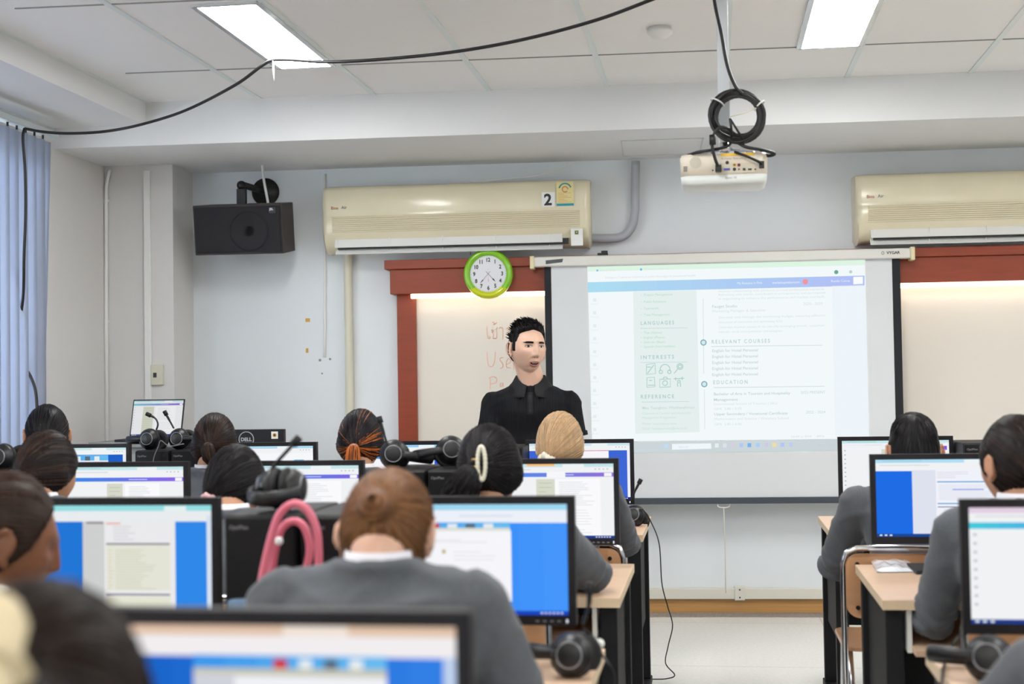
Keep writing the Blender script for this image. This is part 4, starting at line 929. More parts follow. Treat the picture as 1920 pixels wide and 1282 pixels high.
headset(0, 0, Yh, (1, .15, -.12), (-.25, -1, .15), 'black headset with upright microphone between the orange streaked head and the teacher', at=hpos(737, Yh, on(TT)), boom=[(728, 838, Yh), (722, 820, Yh), (712, 786, Yh)])
headset(0, 0, Yh, (-1, -.3, -.1), (.15, -1, .15), 'black headset lying with its band to the left beside the claw clipped head', at=hpos(846, Yh + .02, on(TT) + .012))
Yh = ROWS[3] - .08
headset(0, 0, Yh, (.0, -1, -.12), (1, 0, .0), 'black headset lying flat behind the pink bag handles with its microphone standing up', half=.04, r=.046, at=hpos(560, Yh, on(TT)), boom=[(497, 900, Yh), (512, 875, Yh), (545, 838, Yh), (556, 826, Yh)])
headset(0, 0, 5.98, (-1, .2, .15), (.75, -.7, .05), 'black headset on the front desk end beside the aisle with a trailing cable', at=Vector((atY(1187, 958, 5.95).x, 5.95, .75 + .05)), boom=[(1184, 940, 5.98), (1190, 922, 5.98), (1200, 902, 5.98)])
headset(0, 0, 2.95, (-1, .1, .05), (.25, -1, .15), 'black headset on the near desk under the bright blue monitor', at=Vector((atY(1068, 1200, 2.9).x, 2.9, .75 + .05)), half=.07, boom=[(1092, 1170, 2.9), (1103, 1140, 2.9), (1106, 1100, 2.9)])
headset(0, 0, 2.95, (-1, .3, .05), (.25, -1, .2), 'black headset under the right edge monitor beside a gray sleeve', at=Vector((atY(1850, 1180, 2.93).x, 2.93, .75 + .05)), half=.07)
# headset cables
cable('headset_cable', 'long thin black cable hanging from the desk end down to the aisle floor', [(1199, 955, .95), (1207, 957, .95), (1220, 977, .97), (1236, 1020, 1.2), (1241, 1093, 1.25), (1252, 1137, 1.25), (1261, 1172, 1.3), (1253, 1210, 1.3), (1248, 1243, 1.33), (1265, 1265, 1.36), (1250, 1272, 1.36), (1223, 1273, 1.36), (1170, 1272, 1.36)], .0026, group='headset cables')
cable('headset_cable', 'thin gray cable hanging over the desktop computers below the two upright headsets', [(345, 832, .88), (318, 836, .87), (302, 826, .84), (297, 836, .84), (288, 860, .84), (284, 900, .84)], .0022, mat('grey_cable', (120, 120, 124), .5), group='headset cables')
cable('headset_cable', 'thin black cable curling over the near desk edge below the right edge monitor', [atZ(1800, 1190, .80), atZ(1785, 1210, .753), atZ(1772, 1240, .753), atZ(1765, 1290, .753), atZ(1768, 1330, .753)], .003, group='headset cables')
cable('headset_cable', 'thin black cable over the desk edge beside the headset under the blue monitor', [atY(1095, 1178, 3.0), atY(1112, 1196, 3.04), atZ(1128, 1226, .756), atZ(1138, 1240, .756), atY(1151, 1262, 3.06), atY(1152, 1290, 3.06)], .003, group='headset cables')
# ------------------------------------------------------------------ chairs
ch0 = []
def chair(x, yb, label):
    """yb: depth of the backrest"""
    if not ch0:
        t = thing('chair', label, 'chair', (0, 0, 0), 0, 'plywood chairs with chrome frames')
        def rr2(w, h, r_, n=6):
            out = []
            for (cx_, cz_, a0) in ((w / 2 - r_, h - r_, 0), (-w / 2 + r_, h - r_, 90), (-w / 2 + r_, r_, 180), (w / 2 - r_, r_, 270)):
                for k in range(n + 1): a = R(a0 + 90 * k / n); out.append((cx_ + r_ * math.cos(a), cz_ + r_ * math.sin(a)))
            return out
        o_ = rr2(.385, .215, .045)
        cv = lambda x: -.03 * (1 - (x / .2) ** 2)
        mb = MB().loft([[(a, y + cv(a), .565 + c) for a, c in o_] for y in (-.006, .006)], m_ply, smooth=False)
        bk = mb.build('backrest', None, t)
        for sx in (-1, 1):
            for z in (.60, .745): MB().cyl((sx * .155, cv(.155) - .012, z), (sx * .155, cv(.155) - .006, z), .0075, m_steel, 12).build('screw', None, bk)
        o_ = rr2(.40, .40, .05)
        MB().loft([[(a, .03 + c, z) for a, c in o_] for z in (.444, .458)], m_ply, smooth=False).build('seat', None, t, bev=.003)
        loop = [(-.195, .02, 0), (-.198, .01, .3), (-.2, 0, .6), (-.2, -.002, .745), (-.188, -.004, .782), (-.155, -.006, .797), (0, -.012, .80), (.155, -.006, .797), (.188, -.004, .782), (.2, -.002, .745), (.2, 0, .6), (.198, .01, .3), (.195, .02, 0)]
        MB().tube(loop, .0105, m_chrome, 10).build('back_frame', None, t)
        for sx in (-1, 1):
            MB().tube([(sx * .178, .40, .012), (sx * .178, .36, .2), (sx * .178, .30, .44), (sx * .178, .1, .442)], .010, m_chrome, 10).build('front_leg', None, t)
            MB().tube([(sx * .172, -.02, .012), (sx * .174, .02, .25), (sx * .176, .08, .44)], .010, m_chrome, 10).build('brace', None, t)
        MB().tube([(-.178, .36, .2), (.178, .36, .2)], .008, m_chrome, 8).build('stretcher', None, t)
        ch0.append(t)
    else: t = copy_tree(ch0[0]); t['label'] = label
    t.location = (x, yb, 0); return t
# ------------------------------------------------------------------ things by the front wall, left
YLp = 7.35
tbz = 1.37 - (826 - 727) / (2600 / 7.6)
pL = atY(195, 826, YLp); 
t = thing('lectern_cabinet', 'tall gray teaching cabinet holding the laptop in the left front corner', 'cabinet', (-2.92, 7.45, 0))
m_cab = mat('grey_cabinet', (150, 152, 152), .5)
MB().box2((-.42, -.24, .03), (.42, .24, tbz - .03)).build('body', m_cab, t, bev=.003)
MB().box2((-.46, -.27, tbz - .03), (.46, .27, tbz)).build('top', mat('cabinet_top', (128, 130, 130), .35), t, bev=.003)
for s_ in (-1, 1):
    d_ = MB().box2((s_ * .205 - .2, -.252, .06), (s_ * .205 + .2, -.24, tbz - .07)).build('door', m_cab, t, bev=.002)
    MB().box2((s_ * .03 - .006, -.262, .5), (s_ * .03 + .006, -.252, .6)).build('handle', m_chrome, d_)
# laptop: open, screen towards the camera and tilted back
c0 = atY(286, 826, 7.36); lw = (338 - 234) / 2600 * 7.62
t = thing('laptop', 'open black laptop showing a résumé page on the left corner cabinet', 'laptop', (c0.x, 7.40, tbz))
MB().box2((-lw / 2, -.20, 0), (lw / 2, .0, .014)).build('keyboard_deck', m_mon, t, bev=.003)
mb = MB(); lh = .222
Rt = Matrix.Rotation(R(-16), 4, 'X'); Rz_ = Matrix.Identity(4)
mb.box2((-lw / 2, -.004, 0), (lw / 2, .004, lh), m_mon, .003); mb.xf(Matrix.Translation((0, 0, .014)) @ Rt); lid = mb.build('lid', None, t)
mb = MB(); display(mb, 'laptop', lw - .014, lh - .02, .012, -.0046, .86); mb.keepn = True; mb.xf(Matrix.Translation((0, 0, .014)) @ Rt); mb.build('display', None, lid)
# the teacher's own monitor seen from behind
x0 = atY(398, 805, 7.1).x; x1 = atY(534, 805, 7.1).x; zt_ = 1.37 - (804.5 - 725) / (2600 / 7.35)
t = thing('monitor', 'back of a black DELL monitor with a round sticker, behind the front row', 'monitor', ((x0 + x1) / 2, 7.1, .75), 0, 'computer monitors')
wm = (x1 - x0) / 2; zt_ -= .75
MB().box2((-wm, -.02, zt_ - .29), (wm, .02, zt_)).build('housing', m_mon, t, bev=.004)
mb = MB(); lc = atY(462, 822, 7.08); lx = lc.x - (x0 + x1) / 2; lz = zt_ - .052
ms = mat('logo_silver', (170, 172, 176), .35)
mb.tube([(lx + .04 * math.cos(R(a)), -.0215, lz + .04 * math.sin(R(a))) for a in range(0, 360, 12)], .0022, ms, 6, loop=True); add_text(mb, 'DELL', .026, lambda a, c: Vector((lx - .031 + a, -.0212, lz - .009 + c)), ms, .001, width=.06); mb.keepn = True; mb.build('logo', None, t)
sxx = atY(515, 815, 7.08).x - (x0 + x1) / 2
mb = MB().box2((sxx - .018, -.0215, zt_ - .05), (sxx + .018, -.0205, zt_ - .012), m_white).cyl((sxx, -.0225, zt_ - .031), (sxx, -.0215, zt_ - .031), .011, mat('sticker_gold', (200, 160, 80), .5), 18).cyl((sxx, -.0228, zt_ - .031), (sxx, -.0222, zt_ - .031), .006, m_black, 14)
mb.build('round_sticker', None, t)
mb = MB().box2((-.03, .0, .01), (.03, .03, zt_ - .1)); mb.build('neck', m_mon, t); MB().box2((-.11, -.08, 0), (.11, .1, .012)).build('base', m_mon, t, bev=.003)
t = thing('teacher_desk', 'light wood teacher desk behind the front row, under the DELL monitor', 'desk', (-1.95, 7.2, 0))
MB().box2((-.45, -.3, .722), (.45, .3, .75)).build('tabletop', m_wood, t, bev=.002)
for sx in (-1, 1):
    for sy in (-1, 1): MB().box2((sx * .41 - .025, sy * .26 - .025, 0), (sx * .41 + .025, sy * .26 + .025, .722)).build('leg', m_steel, t)
MB().box2((-.38, -.27, .3), (.38, -.255, .72)).build('modesty_panel', m_steel, t)
# folder leaning beside the right front monitor
q = atY(1788, 842, ROWS[1] + .02)
t = thing('document_folder', 'pale gray-green folder standing beside the short haired student\'s monitor', 'folder', (q.x, ROWS[1] + .05, .75))
mfo = mat('folder_green_grey', (176, 190, 188), .4)
MB().loft([[(-.05, -.012, 0), (.04, -.012, 0), (.04, -.012, .325), (-.05, -.012, .35)], [(-.05, .012, 0), (.04, .012, 0), (.04, .012, .325), (-.05, .012, .35)]], mfo, smooth=False).build('cover', None, t)
# plastic bag and notes on the desks
m_clear = mat('clear_plastic_bag', (228, 230, 236), .15, coat=.6)
mb = MB(); P = [atZ(x, y, .752) for x, y in ((1632, 1051), (1705, 1048), (1722, 1070), (1700, 1075), (1645, 1073))]
cg = sum(P, Vector()) / 5; N2 = 7; rnd = random.Random(5); grid = []
for i in range(N2 + 1):
    row_ = []
    for j in range(N2 + 1):
        u_, v_ = i / N2, j / N2; a = P[0].lerp(P[1], u_); c = P[4].lerp(P[2].lerp(P[3], .4), u_); q = a.lerp(c, v_)
        ed = min(u_, 1 - u_, v_, 1 - v_); row_.append(q + Vector((0, 0, .001 + (.006 + .010 * rnd.random()) * min(1, ed * 5))))
    grid.append(row_)
mb.loft(grid, m_clear, cap=False, closed=False, smooth=False)
mb.loft([[q - Vector((0, 0, q.z - .7512)) for q in r_] for r_ in grid], m_clear, cap=False, closed=False, smooth=False)
tag(mb.build('plastic_bag', None, None, origin=(cg.x, cg.y, .75), loc=(cg.x, cg.y, .75)), 'crumpled clear plastic bag on the second desk at the right', 'plastic bag')
m_pink = mat('pink_paper', (222, 140, 206), .7)
for (pl, lab) in ((((1168, 985), (1188, 981), (1203, 984), (1182, 991)), 'small pink paper note on the front desk beside the aisle'), (((1130, 1088), (1140, 1084), (1146, 1086), (1136, 1091)), 'tiny pink paper note on the second desk beside the aisle')):
    P = [atZ(x, y, .7508) for x, y in pl]; cg = sum(P, Vector()) / 4
    mb = MB().loft([[q - cg for q in P], [q - cg + Vector((0, 0, .0006)) for q in P]], m_pink, smooth=False); tag(mb.build('paper_note', None, None, loc=cg), lab, 'note', 'pink notes')
# small white crumpled tissue tags near the headset
p = atZ(1112, 1224, .752); tag(MB().ball((0, 0, .012), .016, m_white, 8, sc=(1, .7, .7)).ball((.015, .01, .02), .011, m_white, 8).build('tissue', None, None, loc=p), 'small white crumpled tissue beside the headset under the bright blue monitor', 'tissue')
# tote bag with pink handles standing on the third desk
YB2 = 2.78
c0 = atY(505, 1125, YB2); bz = 1.37 - (1128 - 727) / (2600 / 2.86)
t = thing('tote_bag', 'blue-gray tote bag with two tall pink rope handles behind the gray shoulder', 'bag', (c0.x + .01, YB2, .75))
mden = mat('denim_blue', (84, 108, 132), .85, noise_s=40, noise_a=.1); mpk = mat('pink_handle', (216, 112, 132), .45)
bx0 = c0.x + .01; hb = bz - .75
mb = MB(); prof = []
for z, w_, d_ in ((0, .085, .04), (.02, .095, .045), (hb * .6, .1, .045), (hb - .01, .098, .03), (hb, .097, .026)):
    prof.append([(w_ * math.copysign(abs(math.cos(2 * math.pi * k / 24)) ** .5, math.cos(2 * math.pi * k / 24)), d_ * math.copysign(abs(math.sin(2 * math.pi * k / 24)) ** .7, math.sin(2 * math.pi * k / 24)), z) for k in range(24)])
mb.loft(prof, mden); mb.build('bag_body', None, t)
def BP(x, y, dy=0): return atY(x, y, YB2 + dy) - Vector((bx0, YB2, .75))
for pl, dy in ((((484, 1132), (492, 1080), (508, 1010), (524, 965), (550, 944), (576, 956), (593, 992), (597, 1030), (597, 1075), (594, 1120)), -.03), (((504, 1128), (508, 1085), (516, 1030), (528, 992), (548, 977), (568, 985), (579, 1012), (580, 1040), (572, 1075), (562, 1125)), .02)):
    MB().tube(spline([BP(x, y, dy) for x, y in pl], 6), .0085, mpk, 10).build('handle', None, t)
q = BP(523, 1014, -.035); MB().ball(q, .009, mat('pearl_stud', (225, 225, 225), .3), 12).build('stud', None, t)
# ------------------------------------------------------------------ people
def gs(x, s): return math.exp(-(x / s) ** 2)
JAW = .34
def head_pt(d, feat=1.0):
    """surface point of a head (x right, y to the face, z up; eyes near z = 0) in direction d"""
    x, y, z = d.x * .076, d.y * .096, d.z * .120
    if z < -.01:
        t = sstep(-.01, -.118, z)
        x *= 1 - JAW * t ** 1.3
        if y < 0: y *= 1 - .62 * sstep(-.02, -.09, z)
        else: y *= 1 + .03 * t
    if z > .04 and y > 0: y *= 1 - .10 * sstep(.04, .11, z)
    if y < 0: x *= 1.03
    if y > 0:   # flatten the face's front a little, widen the cheeks
        f = sstep(.02, .09, y); x *= 1 + .05 * f * gs(z + .02, .05); y *= 1 - .035 * f * gs(x, .03) * gs(z + .02, .07) * .5
        ax = abs(x); w = sstep(.03, .07, y) * feat
        y -= w * .0105 * gs(ax - .032, .0155) * gs(z - .004, .0135)
        y += w * .0040 * gs(ax - .030, .022) * gs(z - .026, .009)
        y += w * .0035 * gs(x, .010) * gs(z - .03, .012)
        zz = z
        if -.052 < zz < .03:
            ramp = sstep(.03, -.036, zz) * (1 - sstep(-.040, -.050, zz))
            y += w * (.006 * gs(x, .0085) + .0185 * gs(x, .0105) * ramp ** 1.2) * (1 - sstep(-.040, -.052, zz))
            y += w * .008 * (gs(ax - .0135, .0062)) * gs(zz + .036, .008)
        y -= w * .002 * gs(ax - .024, .006) * gs(z + .055, .02)
        y += w * .0050 * gs(x, .028) * gs(z + .070, .018)
        y += w * .0040 * gs(x, .019) * gs(z + .064, .0042)
        y += w * .0052 * gs(x, .017) * gs(z + .083, .0052)
        y -= w * .0090 * gs(x, .015) * gs(z + .0735, .0042)
        y -= w * .0035 * gs(x, .022) * gs(z + .093, .005)
        y += w * .0085 * gs(x, .020) * gs(z + .108, .013)
        x += w * math.copysign(.003 * gs(ax - .052, .015) * gs(z + .018, .02), x)
    return Vector((x, y, z))
def head_grid(nu, nv, fn):
    """closed grid of directions with the pole through the crown"""
    rows = []
    for i in range(1, nv):
        th = math.pi * i / nv
        rows.append([fn(Vector((math.sin(th) * math.sin(2 * math.pi * j / nu), math.sin(th) * math.cos(2 * math.pi * j / nu), math.cos(th)))) for j in range(nu)])
    return rows, fn(Vector((0, 0, 1))), fn(Vector((0, 0, -1)))
def add_closed(mb, rows, top, bot, m, M=Matrix.Identity(4)):
    nu = len(rows[0]); vs = [M @ p for r_ in rows for p in r_] + [M @ top, M @ bot]; T = len(vs) - 2; fs = []
    for i in range(len(rows) - 1):
        for j in range(nu): fs.append((i * nu + j, i * nu + (j + 1) % nu, (i + 1) * nu + (j + 1) % nu, (i + 1) * nu + j)[::-1])
    for j in range(nu):
        fs.append((T, (j + 1) % nu, j)[::-1]); fs.append((T + 1, (len(rows) - 1) * nu + j, (len(rows) - 1) * nu + (j + 1) % nu)[::-1])
    mb._fin(vs, fs, m, True)
def add_ear(mb, s_, M, m):
    for k in range(3):
        pass
    pts = []; c = Vector((s_ * .080, -.008, -.006))
    # outer rim, lobe and bowl
    for a in range(-70, 215, 19):
        r1 = .030; y = -.002 - .018 * math.cos(R(a)) * 1.0; z = .004 + r1 * math.sin(R(a)) * (1.05 if math.sin(R(a)) > 0 else .95)
        pts.append(M @ (c + Vector((s_ * (.006 + .006 * sstep(.0, -.02, y)), y, z))))
    mb.tube(pts, [.0046] * len(pts), m, 8)
    mb.ball(M @ (c + Vector((s_ * .001, -.002, 0))), 1, m, 14, sc=(.0065, .017, .028), rot=M.to_3x3() @ Matrix.Rotation(R(-18 * s_), 3, 'Z'))
    mb.ball(M @ (c + Vector((s_ * .002, .006, -.027))), 1, m, 10, sc=(.005, .0085, .010), rot=M.to_3x3())
    mb.ball(M @ (c + Vector((s_ * .004, .012, -.003))), 1, m, 8, sc=(.004, .005, .008), rot=M.to_3x3())
def limb(mb, pts, rad, m=None, seg=20):
    """tapering round limb with rounded ends and soft joints"""
    pts = [Vector(p) for p in pts]; sp_ = []; rr = []
    n = 8
    for i in range(len(pts) - 1):
        for k in range(n): t = k / n; sp_.append(pts[i].lerp(pts[i + 1], t)); rr.append(rad[i] + (rad[i + 1] - rad[i]) * t)
    sp_.append(pts[-1]); rr.append(rad[-1])
    mb.tube(sp_, rr, m, seg)
    for p, r_ in zip(pts, rad): mb.ball(p, r_, m, seg)
def torso(mb, rings, m=None, seg=32, pw=.8):
    """rings: (centre, right vec, fwd vec, half width, half depth)"""
    out = []
    for c, rv, fv, a, b2 in rings:
        out.append([Vector(c) + Vector(rv) * a * math.copysign(abs(math.cos(t)) ** pw, math.cos(t)) + Vector(fv) * b2 * math.copysign(abs(math.sin(t)) ** pw, math.sin(t)) for t in [2 * math.pi * k / seg for k in range(seg)]])
    mb.loft(out, m)
def remesh(mb, voxel, smooth=2, wrinkle=0, wscale=9, factor=.5):
    me = bpy.data.meshes.new('tmp'); bmesh.ops.recalc_face_normals(mb.bm, faces=mb.bm.faces); bmesh.ops.triangulate(mb.bm, faces=[f for f in mb.bm.faces if len(f.verts) > 4]); mb.bm.to_mesh(me); mb.bm.free()
    o = bpy.data.objects.new('tmp', me); COL.objects.link(o)
    md = o.modifiers.new('r', 'REMESH'); md.mode = 'VOXEL'; md.voxel_size = voxel; md.use_smooth_shade = True
    if smooth: sm = o.modifiers.new('s', 'SMOOTH'); sm.iterations = smooth; sm.factor = factor
    dg = bpy.context.evaluated_depsgraph_get(); out = bpy.data.meshes.new_from_object(o.evaluated_get(dg))
    bpy.data.objects.remove(o); bpy.data.meshes.remove(me)
    if wrinkle:
        vn = [v.normal.copy() for v in out.vertices]
        for v, n_ in zip(out.vertices, vn):
            c = v.co; w_ = noise.noise(Vector((c.x * wscale, c.y * wscale, c.z * wscale * .45))) + .4 * noise.noise(c * wscale * 2.3)
            q_ = 1 - abs(noise.noise(Vector((c.x * wscale * 1.1 + c.z * 5, c.y * wscale * .9 + c.z * 3, c.z * wscale * 1.3 - c.x * 4)))); w_ += 1.1 * max(0, q_ - .72) / .28 - .3
            v.co = c + n_ * w_ * wrinkle
    for p in out.polygons: p.use_smooth = True
    return out
def link_mesh(me, name, m, parent=None, loc=None, origin=None):
    if origin is not None: me.transform(Matrix.Translation(-Vector(origin)))
    me.name = name; me.materials.clear()
    for x in (m if isinstance(m, (list, tuple)) else [m]): me.materials.append(x)
    o = bpy.data.objects.new(name, me); COL.objects.link(o)
    if parent: o.parent = parent
    if loc is not None: o.location = loc
    return o
def add_hand(mb, w, fwd, up, side, curl=.5, k=1.0, m=None):
    """w wrist, fwd direction of the fingers, up back of the hand, side = +1 thumb on the right of fwd x up"""
    f = Vector(fwd).normalized(); u = Vector(up); u = (u - f * u.dot(f)).normalized(); r_ = f.cross(u) * side
    w = Vector(w); rings = []
    for t, a, b2 in ((-.01, .024, .018), (.01, .027, .016), (.04, .037, .0145), (.07, .041, .013), (.092, .040, .011)):
        rings.append((w + f * t * k, r_, u, a * k, b2 * k))
    torso(mb, rings, m, 20)
    for q, (x, ln) in enumerate(((.031, .072), (.0105, .080), (-.0105, .074), (-.031, .058))):
        p = w + f * .086 * k + r_ * x * k; d = (f + r_ * x * 2.8).normalized(); P = [w + f * .06 * k + r_ * x * .8 * k, p]; a = curl * .35
        for j, sgl in enumerate((.45, .31, .24)):
            a += curl * .38; dd = (d * math.cos(a) - u * math.sin(a)); P.append(P[-1] + dd * ln * sgl * k)
        mb.tube(P, [.0088 * k, .0088 * k, .0082 * k, .0076 * k, .0066 * k], m, 10); mb.ball(P[-1], .0067 * k, m, 10)
        for pp_ in P[1:-1]: mb.ball(pp_, .0084 * k, m, 10)
    P = [w + f * .018 * k + r_ * .022 * k, w + f * .045 * k + r_ * .048 * k - u * .006, w + f * .072 * k + r_ * .062 * k - u * .012, w + f * .094 * k + r_ * .064 * k - u * .018]
    mb.tube(P, [.014 * k, .0115 * k, .0098 * k, .0082 * k], m, 10); mb.ball(P[-1], .0083 * k, m, 10); mb.ball(P[1], .0115 * k, m, 10); mb.ball(P[2], .0098 * k, m, 10)
def skin_mat(name, rgb): return mat(name, rgb, .5, spec=.4, sss=.12, noise_s=14, noise_a=.03, bump=.05, bump_s=350)
skin_a = skin_mat('skin_light', (214, 172, 148)); skin_b = skin_mat('skin_warm', (196, 146, 116)); skin_c = skin_mat('skin_shaded', (128, 84, 60))  # skin_c is darkened, the shade on the face is put into its colour
def hair_mats(name, rgb, hi):
    def one(nm, c, rough):
        return mat(nm, c, rough, spec=.22, noise_s=30, noise_a=.12, stretch=(3, 3, .35), bump=.22, bump_s=160)
    return [one(name, rgb, .42), one(name + '_strand', tuple(min(255, int(v * 1.25 + 4)) for v in rgb), .35), one(name + '_highlight', hi, .4)]
H_BLACK = hair_mats('black_hair', (13, 11, 13), (46, 41, 42)); H_DARK = hair_mats('dark_brown_hair', (24, 17, 15), (74, 50, 38))
H_BROWN = hair_mats('brown_hair', (94, 62, 38), (140, 98, 60)); H_TAWNY = hair_mats('dark_tawny_hair', (40, 25, 17), (66, 42, 28)); H_DEEP = hair_mats('deep_brown_hair', (24, 15, 11), (38, 25, 18)); H_BLOND = hair_mats('blonde_hair', (172, 142, 108), (190, 162, 128)); H_STREAK = hair_mats('streaked_hair', (22, 19, 21), (196, 108, 48))
m_jack = mat('gray_suit_wool', (86, 89, 94), .82, spec=.25, noise_s=220, noise_a=.12, bump=.25, bump_s=500, sheen=.15)
m_jack2 = mat('black_brown_jacket', (44, 36, 32), .85, noise_s=200, noise_a=.1, bump=.2, bump_s=400)
m_shirt = mat('white_shirt_cotton', (232, 230, 236), .8, bump=.1, bump_s=300); m_trou = mat('dark_trousers', (34, 35, 40), .85, bump=.2, bump_s=400); m_shoe = mat('black_shoe_leather', (18, 18, 18), .3)

def hair_shell(style, thick, cut=-.110):
    """thickness of the hair over the head point p (head coordinates); negative sinks below the skin"""
    def f(p):
        x, y, z = p
        if style == 'short':
            hl = .088 - .008 * gs(abs(x) - .03, .02)                     # forehead line
            m1 = sstep(-.006, .004, z - hl + .9 * max(0, (.060 - y)) * 1.0) if y > .038 else 1
            side = y <= .038
            if side and z < .028:
                m1 = max(sstep(.003, -.003, y + .030), sstep(.010, .013, y) * sstep(.028, .025, y) * sstep(-.018, -.012, z)) if z > -.03 else sstep(.003, -.003, y + .036)
                m1 *= sstep(-.074, -.062, z)
            elif side:
                lim = .030 if z > .02 else (.022 if z > -.02 else (-.020 if z > -.035 else -.035))
                m1 = sstep(.004, -.004, y - (lim + .30 * max(0, z - .02)))
                m1 *= sstep(-.068, -.058, z)
            top = sstep(.04, .10, z)
            return (thick * (.35 + .65 * top) + .010 * top * sstep(-.02, .08, y)) * m1 - .006 * (1 - m1)
        # long hair pulled back: covers everything behind the hairline
        ear = gs(abs(y + .008), .017) * gs(z + .012, .026); cover = style == 'pull'
        lim = .074 if z > .072 else (.040 + .46 * (z - .0) if z > 0 else .040 - .9 * (-z))
        if z > .07: lim = 1.0 if z > .078 else .07
        m1 = sstep(.006, -.006, y - lim); m1 *= sstep(cut, cut + .012, z)
        m1 *= 1 if cover else (1 - .9 * ear)
        return thick * (.75 + .35 * sstep(0, .1, z) * sstep(.06, -.06, y)) * m1 + (.007 * min(1, ear * 1.4) * m1 if cover else 0) - .006 * (1 - m1)
    return f
def shell_pt(d, tf):
    p = head_pt(d, .25); n_ = Vector((p.x / .076 ** 2, p.y / .096 ** 2, p.z / .12 ** 2)).normalized()
    t = tf(p); t += (.0012 * math.sin(40 * math.atan2(p.x, -p.y) + 6 * p.z * 10)) if t > .003 else 0
    return p + n_ * t
def strands(mb, mats, tf, M, tie, n, seed=1, r=.0011, spread=1.0, crown=None, hi=.25, hifn=None):
    rnd = random.Random(seed); td = Vector(tie).normalized()
    for k in range(n):
        d0 = Vector((rnd.gauss(0, 1), rnd.gauss(0, 1), rnd.gauss(0, 1))).normalized()
        if crown is not None:      # grows out from the crown
            a0, a1 = Vector(crown).normalized(), d0
            if tf(head_pt(d0, 0)) < .004: continue
            if a0.angle(a1) < .2: continue
            L = min(1.0, .55 / a0.angle(a1)); t0 = rnd.uniform(0, 1 - L) if L < 1 else 0; seq = [a0.slerp(a1, t0 + L * q / 7) for q in range(8)]
        else:
            if tf(head_pt(d0, 0)) < .004 or d0.angle(td) > 2.5 or d0.angle(td) < .15: continue
            seq = [d0.slerp(td, q / 11 * .97) for q in range(12)]
        pts = []
        for q, d in enumerate(seq):
            p = shell_pt(d, tf)
            if tf(head_pt(d, 0)) < .002: continue
            pts.append(M @ (p + (p.normalized() * (.0006 + .0010 * rnd.random()))))
        if len(pts) < 4: continue
        rr = [r * (.4 + .6 * math.sin(math.pi * min(1, (q + 1.5) / (len(pts) + 1)))) for q in range(len(pts))]
        mb.tube(pts, rr, mats[2] if rnd.random() < (hifn(d0) if hifn else hi) else mats[1], 4, cap=False)
def lock(mb, pts, rads, mats, n=60, seed=2, r=.0014, hi=.3, flat=.7):
    """a tail or hanging mass of hair along pts: a core plus strands"""
    rnd = random.Random(seed); sp_ = spline(pts, 6); N = len(sp_); rr = []
    for i in range(N):
        t = i / (N - 1) * (len(rads) - 1); a = int(min(t, len(rads) - 1.001)); rr.append(rads[a] + (rads[a + 1] - rads[a]) * (t - a))
    mb.tube(sp_, [x * .88 for x in rr], mats[0], 14)
    for k in range(n):
        a = rnd.uniform(0, 2 * math.pi); P = []; wob = rnd.uniform(-.3, .3); end = rnd.randint(int(N * .75), N)
        for i in range(end):
            tg = (sp_[min(i + 1, N - 1)] - sp_[max(i - 1, 0)]).normalized(); u_ = tg.cross(Vector((0, 1, .1))).normalized(); v_ = tg.cross(u_)
            aa = a + wob * i / N; P.append(sp_[i] + (u_ * math.cos(aa) + v_ * math.sin(aa)) * rr[i] * rnd.uniform(.93, 1.04))
        if len(P) > 3: mb.tube(P, [r] * (len(P) - 2) + [r * .6, r * .2], mats[2] if rnd.random() < hi else mats[1], 4, cap=False)
def scrunchie(mb, c, R_, r_, axis, m, seed=3):
    rnd = random.Random(seed); t = Vector(axis).normalized(); u_ = t.cross(Vector((0, 0, 1)) if abs(t.z) < .9 else Vector((1, 0, 0))).normalized(); v_ = t.cross(u_); P = []; rr = []
    for k in range(36):
        a = 2 * math.pi * k / 36; P.append(Vector(c) + (u_ * math.cos(a) + v_ * math.sin(a)) * R_ * (1 + .08 * math.sin(7 * a)) + t * .1 * R_ * math.sin(5 * a)); rr.append(r_ * (1 + .28 * math.sin(11 * a + seed) + rnd.uniform(-.1, .1)))
    mb.tube(P, rr, m, 12, loop=True)
PEOPLE = []
